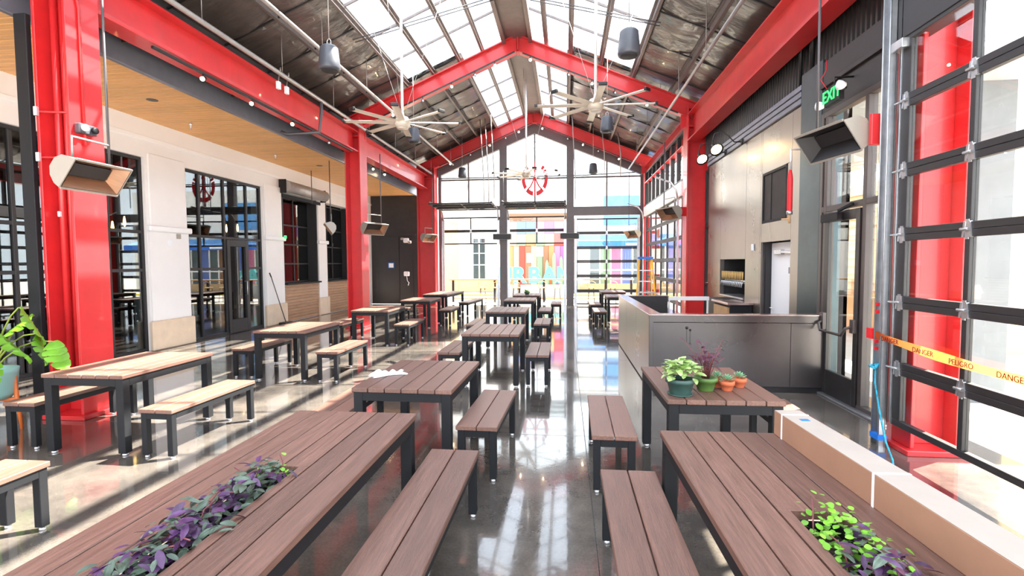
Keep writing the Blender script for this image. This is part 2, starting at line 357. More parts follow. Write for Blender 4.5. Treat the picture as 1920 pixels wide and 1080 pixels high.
def build_left():
    w = MB(); X0, X1 = XL - .35, XL
    for a, b in ((-3, 4.2), (9.22, 10.3), (13.12, 14.05), (16.12, 16.75), (18.7, 21)): w.box(X0, X1, a, b, 0, 3.88)
    w.box(X0, X1, -3, 21, 3.88, 4.75)
    w.box(X0, X1, 14.05, 16.12, 0, 1.12); w.box(X0, X1, 16.75, 18.7, 0, 1.12)
    wl = tag(w.build('wall_left', 'white'), 'white plaster shop wall along the side aisle', 'wall', kind='structure')
    for a, b in ((9.22, 10.3), (13.12, 14.05), (16.12, 16.75), (18.7, 20.2)):
        CB(X1, X1 + .09, a - .04, b + .05, 0, .6, .02).build('pier_base', 'stone', wl)
        CB(X1, X1 + .05, a + .02, b - .02, .6, 2.42, .006).build('pier_face', 'white', wl)
        CB(X1, X1 + .11, a - .03, b + .03, 2.42, 2.54, .02).build('band_moulding', 'white_paint', wl)
        CB(X1, X1 + .04, a + .06, b - .06, 2.54, 3.98, .01).build('pier_panel', 'white', wl)
    CB(X1, X1 + .03, 4, 20.9, 4.22, 4.3, .006).build('frieze_moulding', 'white_paint', wl)
    s = struct('window_1', 'tall dark framed shop window behind the first red column', 'window')
    glazed(s, XL - .1, 4.2, 9.22, 0, 3.88, [4.95, 5.9, 6.85, 7.65, 8.44], [1.64, 2.4])
    CB(XL - .06, XL - .02, 6.9, 7.6, .06, .3).build('kick_panel', 'frame_dark', s)
    MB().tube([(XL - .05, 7.0, .95), (XL + .05, 7.0, .95), (XL + .05, 7.0, 1.25), (XL - .05, 7.0, 1.25)], .013).build('pull_handle', 'galv', s)
    s = struct('window_2', 'tall dark framed shopfront with a glazed door between white piers', 'window')
    glazed(s, XL - .1, 10.3, 13.12, 0, 3.88, [10.77, 11.62, 12.5], {'*': [1.64, 2.4], 2: [2.4]})
    d = MB()
    for a, b, c, e in ((11.65, 11.76, 0.02, 2.36), (12.36, 12.47, .02, 2.36), (11.76, 12.36, 2.2, 2.36), (11.76, 12.36, .02, .34)): d.cbox(XL - .09, XL - .03, a, b, c, e)
    d.build('door_leaf', 'frame_dark', s)
    MB().tube([(XL - .04, 12.3, .95), (XL + .03, 12.3, .95), (XL + .03, 12.3, 1.3), (XL - .04, 12.3, 1.3)], .013).build('pull_handle', 'galv', s)
    for n, (a, b, g) in enumerate(((14.05, 16.12, 'serving window with wooden slat counter front beyond the mop'), (16.75, 18.7, 'second serving window with slat counter front, partly behind the middle column'))):
        s = struct('window_%d' % (n + 3), 'dark framed ' + g, 'window')
        glazed(s, XL - .32, a, b, 1.16, 3.82, [a + .35, (a + b) / 2 + .1], [1.75, 2.35, 2.95], .045, .06)
        CB(XL - .3, XL + .02, b - .05, b, 1.16, 3.85).build('reveal', 'frame_dark', s); CB(XL - .3, XL + .02, a, a + .05, 1.16, 3.85).build('reveal', 'frame_dark', s)
        CB(XL - .3, XL + .14, a, b, 1.12, 1.17).build('counter_ledge', 'charcoal', s)
        sl = CB(XL + .002, XL + .03, a + .01, b - .01, 0, .085, .004).mesh('slat'); sl.materials.append(M['slat_wood'])
        for k in range(12): link('slat', sl, s, (0, 0, .02 + k * .0915))
    # room behind the shopfront
    r = MB(); r.box(-13, -12.9, 3, 21, 0, 4.6); r.box(-13, XL - .36, 3, 21, 4.4, 4.5); r.box(-13, XL - .36, 3, 21, -.02, 0); r.box(-13, XL - .36, 20.9, 21, 0, 4.5); r.box(-13, XL - .36, 2.9, 3, 0, 4.5)
    tag(r.build('shop_room', 'room_dark'), 'dark shop interior behind the left-hand windows', 'room', kind='structure')
    for k, (y, z) in enumerate(((9.6, 2.6), (9.85, 2.55), (10.15, 2.68), (10.4, 2.6), (13.5, 2.75), (14.0, 2.8))):
        t = thing('pendant_bulb', 'glowing filament bulb inside the dark shop, ' + ['first in the row behind the first window', 'second in the row behind the first window', 'third in the row behind the first window', 'last in the row behind the first window', 'left of two behind the shopfront door', 'right of two behind the shopfront door'][k], 'light bulb', (-9.7, y, z), group='filament bulbs in the shop')
        MB().tube([(0, 0, .14), (0, 0, 4.4 - z)], .008, 6).build('cord', 'black', t)
        MB().lathe([(.012, .14), (.02, .08), (.03, 0), (.02, -.06), (.004, -.09)], n=10).build('glass_bulb', 'filament', t)
    # wood slat ceiling over the side aisle
    cs = struct('ceiling_side', 'warm wooden slat ceiling over the side aisle', 'ceiling')
    B(XL, -6.2, -3, 21, 4.72, 4.78).build('backing', 'dark_metal', cs)
    sl = CB(XL, -6.24, 0, .118, 4.63, 4.665, .006).mesh('slat'); sl.materials.append(M['ceil_wood'])
    y = 2.2
    while y < 20.9: link('slat', sl, cs, (0, y, 0)); y += .13
    B(XL, -6.24, -3, 2.19, 4.63, 4.66).build('slat_field', 'ceil_wood', cs)
    CB(-6.24, -6.16, -3, 20.9, 4.56, 4.9, .01).build('edge_channel', 'bluegrey', cs)
    B(-6.16, -5.78, -3, 20.9, 4.9, 4.94).build('soffit', 'dark_metal', cs)
    for k in range(6): CB(-6.14, -5.8, 6.5 + k * 2.3, 6.58 + k * 2.3, 4.84, 4.9).build('soffit_rib', 'dark_metal', cs)
    MB().tube([(-5.98, 3, 4.85), (-5.98, 20, 4.85)], .03).build('soffit_pipe', 'pipe_dark', cs)
    B(-6.2, -6.12, -3, 20.9, 4.9, 5.75).build('upstand', 'dark_metal', cs)
    for y in (8.2, 14.2): MB().lathe([(.09, 4.625), (.09, 4.632)], (-7.2, y, 0), 16).build('downlight', 'dark_metal', cs)
    for y in (9.6, 12.6): MB().lathe([(.03, 4.63), (.03, 4.58), (.012, 4.57), (.012, 4.52), (.025, 4.51)], (-7.6, y, 0), 10).build('sprinkler', 'chrome', cs)
    # dark end wall of the aisle
    e = MB(); e.box(-8.33, -6.2, 20.9, 21, 0, 4.75)
    we = tag(e.build('wall_aisle_end', 'dark_metal'), 'dark grey end wall of the side aisle', 'wall', kind='structure')
    for a, b in ((-8.0, -7.1), (-7.08, -6.5)): CB(a, b, 20.86, 20.9, 0, 2.9, .006).build('wall_panel', 'frame_dark', we)
    CB(-8.25, -6.35, 20.84, 20.9, 2.92, 3.0).build('wall_rail', 'frame_dark', we)
    t = thing('notice_sheet', 'small white notice with blue tape edges on the dark end wall', 'notice', (-7.45, 20.85, 1.66))
    B(-.13, .13, -.012, 0, -.12, .12).build('tape_border', 'blue', t); B(-.1, .1, -.016, -.012, -.09, .09).build('sheet', 'paper', t)
build_left()

def build_right():
    wr = struct('wall_right', 'brushed steel clad wall behind the bar', 'wall')
    X = XW; g = .003
    def pan(y0, y1, z0, z1, m='steel', n='steel_panel', x0=X, x1=X + .06): CB(x0, x1, y0 + g, y1 - g, z0 + g, z1 - g, .002).build(n, m, wr)
    pan(11.5, 12.45, 0, 4.0); pan(9.25, 9.96, 0, 4.0); pan(9.96, 11.5, 0, 1.0); pan(9.96, 11.5, 1.79, 4.0)
    pan(9.19, 9.25, 0, 4.0); pan(8.04, 9.19, 2.07, 2.4); pan(8.04, 8.2, 2.4, 3.25); pan(9.15, 9.19, 2.4, 3.25); pan(8.04, 9.19, 3.25, 4.0); pan(7.72, 8.04, 0, 4.0)
    for k in range(3): CB(X - .04, X + .06, 7.72, 12.5, 4.01 + k * .095, 4.085 + k * .095, .006).build('ledge_slat', 'bluegrey', wr)
    B(X, X + .07, 7.72, 12.5, 4.0, 4.3).build('ledge_back', 'dark_metal', wr)
    # corrugated cladding over the bar
    for j in range(7):
        m = MB(); y0 = 5.4 + j * 1.1; n = 11; pts = []
        for i in range(n):
            a = y0 + i * .1
            pts += [(X + .12, a), (X + .12, a + .03), (X + .07, a + .045), (X + .07, a + .085)]
        pts.append((X + .12, y0 + 1.1)); vs = []
        for x, y in pts: vs += [(x, y, 4.28), (x, y, 6.05)]
        m.add(vs, [(2 * i, 2 * i + 2, 2 * i + 3, 2 * i + 1) for i in range(len(pts) - 1)]); m.build('corrugated_panel', 'dark_metal', wr)
    B(X + .13, X + .2, 5.4, 13.1, 4.0, 6.2).build('cladding_back', 'dark_metal', wr)
    # service room behind the openings
    r = MB(); r.box(X + .06, X + .6, 7.6, 12.6, 2.3, 2.36) ; r.box(X + .55, X + .6, 7.6, 12.6, 0, 4); r.box(X + .06, X + .6, 7.6, 7.7, 0, 4); r.box(X + .06, X + .6, 12.5, 12.6, 0, 4); r.box(X + .06, X + .6, 7.6, 12.6, 3.95, 4); r.box(X + .06, X + .6, 7.6, 12.6, -.02, .02)
    r.build('service_room', 'room_dark', wr)
    B(X + .02, X + .08, 9.16, 9.19, 0, 2.07).build('door_reveal', 'steel_dark', wr); B(X + .06, X + .25, 9.12, 9.19, 0, 2.07).build('door_reveal', 'frame_dark', wr)
    B(X + .06, X + .5, 11.42, 11.5, 1.0, 1.79).build('hatch_reveal', 'frame_dark', wr)
    m = MB(); m.box(X - .01, X + .05, 8.2, 8.24, 2.4, 3.25); m.box(X - .01, X + .05, 9.11, 9.15, 2.4, 3.25); m.box(X - .01, X + .05, 8.24, 9.11, 2.4, 2.44); m.box(X - .01, X + .05, 8.24, 9.11, 3.21, 3.25)
    w = struct('window_5', 'small dark window high in the steel wall above the white door', 'window'); m.build('frame', 'charcoal', w)
    B(X + .01, X + .03, 8.24, 9.11, 2.44, 3.21).build('pane', 'room_dark', w); B(X + .0, X + .04, 8.8, 8.84, 2.44, 3.21).build('mullion', 'charcoal', w)
    d = struct('door_1', 'white service door in the steel wall recess', 'door')
    CB(X + .15, X + .19, 8.05, 9.11, .02, 2.06).build('leaf', 'white_paint', d); MB().tube([(X + .15, 9.0, .95), (X + .09, 9.0, .95), (X + .09, 8.88, .95)], .012).build('handle', 'chrome', d)
    m = MB(); m.cbox(X + .09, X + .15, 8.6, 8.88, 1.86, 1.94); m.bar((X + .11, 8.6, 1.9), (X + .11, 8.15, 1.88), .03); m.build('closer', 'galv', d)
    B(X + .14, X + .15, 8.3, 8.42, 1.55, 1.65).build('plaque', 'bluegrey', d)
    # sliver window beside the right middle column
    w = struct('window_6', 'narrow dark framed window between steel wall and red column', 'window')
    glazed(w, X + .1, 12.47, 13.0, 0, 4.0, [], [1.2, 2.6], .06, .08, 'frame_dark', 'glass')
    # dark pier and the glazed exit door
    p = CB(X - .03, X + .25, 7.13, 7.72, 0, 4.4, .005).build('wall_pier', 'teal_steel'); tag(p, 'dark steel clad pier beside the glazed exit door', 'pier', kind='structure')
    d = struct('door_2', 'glazed exit door with a panic bar and transom window', 'door')
    glazed(d, X + .02, 5.55, 7.13, 0, 3.68, [6.11, 6.98], {'*': [2.42], 0: [2.42], 2: [2.42]}, .07, .1, 'bronze', 'glass')
    m = MB()
    for a, b, c, e in ((6.16, 6.24, .03, 2.36), (6.84, 6.94, .03, 2.36), (6.24, 6.84, 2.24, 2.36), (6.24, 6.84, .03, .34)): m.cbox(X - .045, X + .0, a, b, c, e)
    m.build('leaf_frame', 'dark_metal', d)
    m = MB(); m.tube([(X - .05, 6.88, .98), (X - .13, 6.86, .95), (X - .14, 6.8, .86), (X - .14, 6.3, .86), (X - .13, 6.24, .95), (X - .05, 6.2, .98)], .017)
    m.cbox(X - .09, X - .045, 6.84, 6.93, .86, 1.08); m.cbox(X - .09, X - .045, 6.16, 6.23, .9, 1.06); m.build('panic_bar', 'bronze', d)
    m = MB(); m.cbox(X - .12, X - .05, 6.5, 6.9, 2.24, 2.34); m.bar((X - .08, 6.55, 2.36), (X - .05, 6.3, 2.42), .03); m.build('closer', 'charcoal', d)
    CB(X - .1, X + .1, 5.55, 7.13, 0, .025).build('threshold', 'galv', d)
    h = MB(); h.cbox(X - .02, X + .2, 5.3, 7.13, 3.68, 4.0); h.cbox(X - .06, X + .2, 5.3, 7.13, 4.0, 4.06); h.cbox(X - .02, X + .2, 5.3, 7.13, 4.06, 4.35)
    tag(h.build('trim_1', 'frame_dark'), 'dark steel header beam over the glazed exit door', 'trim', kind='structure')
    # upper wall over the near roll-up door
    h = MB(); h.cbox(2.98, 3.2, -2.9, 5.0, 3.72, 4.2); h.cbox(3.05, 3.2, -2.9, 5.0, 4.2, 6.1)
    tag(h.build('wall_over_door', 'frame_dark'), 'dark header wall over the near roll-up door', 'wall', kind='structure')
build_right()

# ---- roll-up doors
def rollup(name, label, org, ax, width, zs, mull, frame='frame_dark', hinges=True, stile=.11, inn=(-1, 0)):
    """org: floor point of the first jamb; ax: unit direction along the door; inn: unit normal into the hall"""
    d = struct(name, label, 'garage door'); A = Vector((ax[0], ax[1], 0)); I = Vector((inn[0], inn[1], 0)); O = Vector(org)
    def bx(n, m, u0, u1, z0, z1, t0=-.02, t1=.03, c=.003):
        p = O + A * u0 + I * t0; q = O + A * u1 + I * t1
        MB().cbox(min(p.x, q.x), max(p.x, q.x), min(p.y, q.y), max(p.y, q.y), z0, z1, c).build(n, m, d)
    us = [0] + list(mull) + [width]
    for k in range(len(zs) - 1):
        z0, z1 = zs[k] + .0015, zs[k + 1] - .0015
        bx('rail', frame, 0, width, z0, z0 + .055); bx('rail', frame, 0, width, z1 - .055, z1)
        for u in us:
            w = stile if u in (0, width) else .05
            a = u if u == 0 else (u - w if u == width else u - w / 2); bx('stile', frame, a, a + w, z0 + .055, z1 - .055)
        for i in range(len(us) - 1):
            a = us[i] + (stile if i == 0 else .025); b = us[i + 1] - (stile if i == len(us) - 2 else .025)
            bx('pane', 'glass', a, b, z0 + .055, z1 - .055, .0, .008, .001)
    if hinges:
        for z in zs[1:-1]:
            for i, u in enumerate(us):
                a = .06 if i == 0 else (width - .06 if i == len(us) - 1 else u)
                c = O + A * a + I * .03; m = MB()
                m.bar(c + Vector((0, 0, z - .075)), c + Vector((0, 0, z + .075)), .035, .012, up=tuple(I))
                for s in (-1, 1):
                    m.bar(c + A * .035 * s + Vector((0, 0, z - .06)), c + A * .02 * s + Vector((0, 0, z + .06)), .02, .02, up=tuple(I))
                q = c + I * .02 + Vector((0, 0, z)); m.tube([q - A * .04, q + A * .04], .013, 8)
                if i == 0: m.tube([q, q - A * .12], .009, 6)
                m.build('hinge', 'galv', d)
    return d
DOORZ = [.24, .77, 1.37, 1.98, 2.55, 3.16, 3.74]
rollup('door_3', 'large glazed roll-up door with dark rails beside the front tables', (3.02, 4.9, 0), (0, -1), 4.0, DOORZ, [.8, 1.6, 2.4, 3.2])
rollup('door_4', 'closed glazed roll-up door in the side wall beyond the bar', (3.1, 19.75, 0), (0, -1), 6.0, [.03, .6, 1.2, 1.8, 2.4, 2.95, 3.5], [1, 2, 3, 4, 5], hinges=False, stile=.08)
def build_sidefar():
    m = MB(); m.cbox(3.0, 3.3, 13.6, 19.9, 3.5, 3.85)
    t = tag(m.build('trim_2', 'white_paint'), 'pale header band over the far side roll-up door', 'trim', kind='structure')
    w = struct('window_7', 'clerestory window strip with dark fins above the far side door', 'window')
    glazed(w, 3.12, 13.6, 19.9, 3.87, 5.2, [14.4, 15.2, 16, 16.8, 17.6, 18.4, 19.2], [], .07, .12, 'frame_dark', 'glass')
    for x, y in ((2.96, 13.75), (2.96, 19.7)):
        p = thing('door_track', 'galvanised track of the far side roll-up door, ' + ('near end' if y < 15 else 'far end'), 'track', (x, y, 0), group='door tracks')
        m = MB(); m.box(-.02, .02, -.05, -.04, 0, 3.4); m.box(-.02, .02, .04, .05, 0, 3.4); m.box(.015, .025, -.05, .05, 0, 3.4); m.build('channel', 'galv', p)
        MB().tube([(0, 0, 3.4), (-.05, 0, 3.65), (-.2, 0, 3.85), (-.6, 0, 4.0)], .025, 6).build('curved_track', 'galv', p)
build_sidefar()

def build_end():
    Y = 20.4; we = struct('wall_end', 'glazed gable end wall with dark steel posts', 'wall')
    gz = lambda x: 6.92 - .41 * abs(x + 1.24)
    posts = [(-5.2, -5.08), (-2.66, -2.36), (.04, .33), (2.93, 3.2)]
    for a, b in posts:
        MB().prism([(a, 0), (b, 0), (b, gz(b) + .25), (a, gz(a) + .25)], Y - .12, Y + .12).build('post', 'frame_flare', we)
    for s in (-1, 1):
        xe = -1.24 + s * 4.4
        MB().prism([(-1.24, gz(-1.24)), (xe, gz(xe)), (xe, gz(xe) + .95), (-1.24, gz(-1.24) + .95)], Y - .1, Y + .1).build('gable_rafter', 'frame_flare', we)
    bays = [(-5.08, -2.66, -3.95), (-2.36, .04, -1.235), (.33, 2.93, 1.63)]
    for k, (a, b, c) in enumerate(bays):
        if k == 2: CB(a, b, Y - .1, Y + .1, 3.62, 3.97).build('header', 'frame_flare', we)
        else: CB(a, b, Y - .08, Y + .08, 3.9, 4.06).build('header', 'frame_flare', we)
        zb = 3.97 if k == 2 else 4.06
        MB().prism([(c - .03, zb), (c + .03, zb), (c + .03, gz(c + .03)), (c - .03, gz(c - .03))], Y - .04, Y + .04).build('mullion', 'frame_flare', we)
        CB(a, b, Y - .05, Y + .05, 5.11, 5.17).build('transom', 'frame_flare', we)
        for x0, x1 in ((a, c - .03), (c + .03, b)):
            B(x0, x1, Y - .006, Y + .006, zb, 5.11).build('pane', 'glass', we)
            pl = [(x0, 5.17), (x1, 5.17), (x1, max(5.171, gz(x1))), (x0, max(5.171, gz(x0)))]
            MB().prism(pl, Y - .006, Y + .006).build('pane', 'glass', we)
    # closed door, right bay; raised doors, other bays
    rollup('door_5', 'closed glazed roll-up door in the gable wall nearest the bar', (.34, Y - .05, 0), (1, 0), 2.58, [.04, .6, 1.2, 1.78, 2.33, 2.92, 3.5], [1.29], 'frame_dark', True, .09, (0, -1))
    for n, (a, b, c) in ((6, bays[0]), (7, bays[1])):
        w = b - a - .02; d = rollup('door_%d' % n, 'half raised glazed roll-up door in the ' + ('left' if n == 6 else 'centre') + ' bay of the gable wall', (a + .01, Y - .05, 0), (1, 0), w, [2.5, 3.05, 3.62], [w / 2], 'frame_dark', True, .08, (0, -1))
        for q in range(3):   # sections that have run back along the overhead tracks
            y1 = Y - .45 - q * .58; z = 3.86 + q * .03
            for yy in (y1, y1 - .5): CB(a + .02, b - .02, yy - .05, yy, z, z + .05).build('rail', 'frame_dark', d)
            for u in (a + .02, (a + b) / 2 - .02, b - .07): CB(u, u + .05, y1 - .5, y1 - .05, z, z + .05).build('stile', 'frame_dark', d)
            B(a + .08, (a + b) / 2 - .02, y1 - .5, y1 - .05, z + .02, z + .03).build('pane', 'glass', d); B((a + b) / 2 + .03, b - .08, y1 - .5, y1 - .05, z + .02, z + .03).build('pane', 'glass', d)
    for k, x in enumerate((-5.0, -2.72, -2.3, -.02, .4, 2.86)):
        nm = ['left jamb of the left gable door', 'right jamb of the left gable door', 'left jamb of the centre gable door', 'right jamb of the centre gable door', 'left jamb of the closed gable door', 'right jamb of the closed gable door'][k]
        p = thing('door_track', 'galvanised roll-up track on the ' + nm, 'track', (x, Y - .16, 0), group='door tracks')
        m = MB(); m.box(-.05, -.04, -.025, .02, 0, 3.5); m.box(.04, .05, -.025, .02, 0, 3.5); m.box(-.05, .05, .015, .025, 0, 3.5); m.build('channel', 'galv', p)
        if k < 4:
            MB().tube([(0, 0, 3.48), (0, -.05, 3.7), (0, -.18, 3.85), (0, -.4, 3.92), (0, -2.0, 4.0)], .03, 6).build('overhead_track', 'pipe_grey', p)
            MB().tube([(0, -1.6, 3.98), (0, -1.6, 5.2)], .008, 5).build('hanger_rod', 'pipe_grey', p)
build_end()

def build_roof():
    ce = struct('ceiling', 'pitched hall roof with dark quilted lining and skylights', 'ceiling')
    L01 = [-6.2, -5.1, -4.2]; sky1 = [-4.2, -3.5, -2.8, -2.2, -1.6]; skyR1 = [-.9, -.5, .13, .9, 1.7]; R01 = [1.7, 2.7, 3.9]
    L2 = [-6.2, -5.1, -4.2, -3.5, -2.75]; sky2 = [-2.75, -2.2, -1.6]; skyR2 = [-.9, -.5, .1]; R2 = [.1, .9, 1.7, 2.7, 3.9]
    def lining(xa, xb, y0, y1):
        nu, nv = 6, int((y1 - y0) / .11); vs = []; fs = []
        for j in range(nv + 1):
            y = y0 + (y1 - y0) * j / nv; ph = ((y - y0) / 1.32) % 1
            for i in range(nu + 1):
                u = i / nu; x = xa + (xb - xa) * u
                sag = .07 * math.sin(PI * u) * (math.sin(PI * ph) ** .5 * .8 + .2)
                wr = .010 * math.sin(x * 9 + y * 4.1 + math.sin(y * 2.3) * 2) * math.sin(PI * u) + .006 * math.sin(y * 23 + x * 3)
                vs.append((x, y, roof_z(x) - sag + wr + .03))
        for j in range(nv):
            for i in range(nu):
                a = j * (nu + 1) + i; fs.append((a, a + 1, a + nu + 2, a + nu + 1))
        m = MB(); m.add(vs, fs, True)
        k = len(m.v); m.add([(xa, y0, roof_z(xa) + .14), (xb, y0, roof_z(xb) + .14), (xb, y1, roof_z(xb) + .14), (xa, y1, roof_z(xa) + .14)], [(0, 1, 2, 3)])
        m.build('roof_panel', 'insul', ce)
        y = y0 + .66
        while y < y1:
            MB().bar((xa, y, roof_z(xa) - .035), (xb, y, roof_z(xb) - .035), .03, .03).build('strap', 'black', ce); y += 1.32
    def sky(xa, xb, y0, y1, n):
        for j in range(n):
            a, b = y0 + (y1 - y0) * j / n, y0 + (y1 - y0) * (j + 1) / n
            za, zb = roof_z(xa) + .05, roof_z(xb) + .05; e = .012
            MB().add([(xa, a + e, za), (xb, a + e, zb), (xb, b - e, zb), (xa, b - e, za), (xa, a + e, za + .012), (xb, a + e, zb + .012), (xb, b - e, zb + .012), (xa, b - e, za + .012)],
                     [(0, 3, 2, 1), (4, 5, 6, 7), (0, 1, 5, 4), (1, 2, 6, 5), (2, 3, 7, 6), (3, 0, 4, 7)]).build('skylight_pane', 'glass_sky', ce)
            if j: MB().bar((xa, a, za), (xb, a, zb), .035, .05).build('glazing_bar', 'purlin', ce)
    def purlin(x, y0, y1):
        z = roof_z(x)
        m = MB(); m.box(x - .06, x + .06, y0, y1, z + .0, z + .015); m.box(x - .012, x + .012, y0, y1, z - .1, z); m.box(x - .012, x + .05, y0, y1, z - .112, z - .1)
        m.build('purlin', 'purlin', ce)
    for b in (0, 1):
        y0, y1 = YB[b], YB[b + 1]
        for q in (L01, R01):
            for i in range(len(q) - 1): lining(q[i], q[i + 1], y0, y1)
        for q in (sky1, skyR1):
            for i in range(len(q) - 1): sky(q[i], q[i + 1], y0, y1, 6 if b else 1)
        for x in (-5.1, -4.2, -3.5, -2.8, -2.2, -.5, .13, .9, 1.7, 2.7): purlin(x, y0, y1)
    y0, y1 = YB[2], 20.55
    for q in (L2, R2):
        for i in range(len(q) - 1): lining(q[i], q[i + 1], y0, y1)
    for q in (sky2, skyR2):
        for i in range(len(q) - 1): sky(q[i], q[i + 1], y0, y1, 5)
    for x in (-5.1, -4.2, -3.5, -2.75, -2.2, -.5, .1, .9, 1.7, 2.7): purlin(x, y0, y1)
    # ridge: two channels and a flat cap between them
    for b in range(3):
        y0, y1 = YB[b], YB[b + 1] if b < 2 else 20.5
        for x in (-1.6, -.9): CB(x - .05, x + .05, y0, y1, roof_z(x) - .2, roof_z(x) + .08, .006).build('ridge_channel', 'purlin', ce)
        B(-1.55, -.95, y0, y1, 7.58, 7.7).build('ridge_cap', 'purlin', ce)
    # diagonal brace rods under the skylight
    for dy in (0, .12):
        MB().tube([(-4.3, 10.0 + dy, roof_z(-4.3) - .22), (-1.4, 11.0 + dy, roof_z(-1.4) - .22)], .012, 6).build('brace_rod', 'pipe_dark', ce)
        MB().tube([(1.8, 10.0 + dy, roof_z(1.8) - .22), (-1.1, 11.0 + dy, roof_z(-1.1) - .22)], .012, 6).build('brace_rod', 'pipe_dark', ce)
build_roof()

# ================================================================== RED STEEL
def column(x0, x1, yc, top, label, w=.23):
    t = thing('steel_column', label, 'column', ((x0 + x1) / 2, yc, 0), group='red steel columns'); h = (x1 - x0) / 2
    CB(-h, -h + .035, -w, w, .05, top).build('flange', 'red', t); CB(h - .035, h, -w, w, .05, top).build('flange', 'red', t)
    CB(-h + .035, h - .035, -.015, .015, .05, top).build('web', 'red', t)
    CB(-h - .06, h + .06, -w - .06, w + .06, 0, .05, .006).build('base_plate', 'red', t)
    for z in (top - .5, top - .06):
        m = MB(); m.box(-h + .035, h - .035, -w + .02, -.015, z, z + .025); m.box(-h + .035, h - .035, .015, w - .02, z, z + .025); m.build('stiffener', 'red', t)
    return t
c1 = column(-5.84, -5.43, 5.25, 5.62, 'red steel column nearest the camera beside the lit table', .205)
column(-5.85, -5.43, 13.17, 5.62, 'red steel column in the middle of the aisle row', .24)
column(-5.95, -5.22, 19.98, 5.62, 'red steel column of the aisle row next to the gable wall')
column(3.09, 3.5, 4.96, 5.62, 'red steel column seen through the near roll-up door', .17)
column(3.03, 3.62, 13.3, 5.62, 'red steel column behind the bar counter')
column(3.03, 3.62, 20.1, 5.62, 'red steel column beside the yellow ladder at the gable wall')
def conduits():
    # painted conduits, boxes and clamps on the first column
    t = c1
    for x, pts in ((-.1, [(0, 0, .4), (0, 0, 5.5)]), (0.0, [(0, 0, .4), (0, 0, 5.4)])):
        MB().tube([(x + p[0], -.05, p[2]) for p in pts], .035 if x < -.05 else .022, 10).build('conduit', 'red', t)
    MB().tube([(.218, -.05, 3.1), (.218, -.05, 4.6), (.218, -.16, 5.2)], .016, 8).build('conduit', 'red', t)
    for z in (2.95, 3.45):
        CB(-.2, -.16, -.24, -.205, z - .05, z + .05).build('junction_box', 'chrome', t)
        MB().tube([(-.17, -.2, z), (.16, -.12, z)], .014, 6).build('conduit', 'red', t)
    CB(-.11, -.08, -.11, -.08, 2.3, 2.36).build('clip', 'paper', t)
    t2 = thing('emergency_light', 'grey twin-head emergency light on the nearest red column', 'light', (-5.43, 5.2, 3.28))
    CB(0, .07, -.11, .11, -.06, .05, .01).build('housing', 'speaker', t2)
    for y in (-.06, .06): MB().lathe([(.035, 0), (.04, .03), (.02, .035)], (.07, y, 0), 12, 'x').build('lamp_head', 'paper' if y < 0 else 'charcoal', t2)
    p = CB(-6.01, -5.86, 5.0, 5.06, 0, 4.5, .006).build('steel_post', 'charcoal'); tag(p, 'flat dark steel post against the nearest red column', 'post')
conduits()
def rafter(yc, s, label):
    t = thing('steel_rafter', label, 'beam', (XR, yc, 0), group='red gable rafters')
    xe = 4.7; f = lambda x, o: 7.66 - .425 * x - o
    def seg(n, o0, o1, w):
        MB().prism([(0, f(0, o0)), (s * xe, f(xe, o0)), (s * xe, f(xe, o1)), (0, f(0, o1))], -w, w).build(n, 'red', t)
    seg('top_flange', 0, .03, .12); seg('web', .03, .4, .012); seg('bottom_flange', .4, .43, .12)
    MB().prism([(s * 4.16, f(4.16, .43)), (s * 4.55, f(4.55, .43)), (s * 4.16, f(4.16, .43) - .35)], -.01, .01).build('haunch_plate', 'red', t)
    B(s * 0 - .012 + s * .012, s * .024 + .012, -.12, .12, 7.2, 7.66).build('ridge_plate', 'red', t)
for yc, nm in ((13.3, 'nearer'), (19.9, 'farther')):
    rafter(yc, -1, 'red gable rafter of the %s roof frame, slope on the aisle side' % nm); rafter(yc, 1, 'red gable rafter of the %s roof frame, slope on the bar side' % nm)
def ibeam(x0, x1, y0, y1, z0, z1, label):
    t = thing('steel_beam', label, 'beam', ((x0 + x1) / 2, y0, 0), group='red eaves beams'); h = (x1 - x0) / 2; L = y1 - y0
    B(-h, h, 0, L, z0, z0 + .03).build('bottom_flange', 'red', t); B(-h, h, 0, L, z1 - .03, z1).build('top_flange', 'red', t); B(-.012, .012, 0, L, z0 + .03, z1 - .03).build('web', 'red', t)
    return t
ibeam(-5.78, -5.46, 5.47, 12.92, 4.7, 5.24, 'long red eaves beam above the aisle between the first two columns')
ibeam(-5.78, -5.46, 13.42, 19.7, 4.7, 5.24, 'red eaves beam above the aisle between the far columns')
ibeam(3.02, 3.34, 5.45, 13.05, 4.75, 5.42, 'long red eaves beam above the bar wall')
ibeam(3.02, 3.34, 13.55, 19.85, 4.75, 5.42, 'red eaves beam above the far side roll-up door')

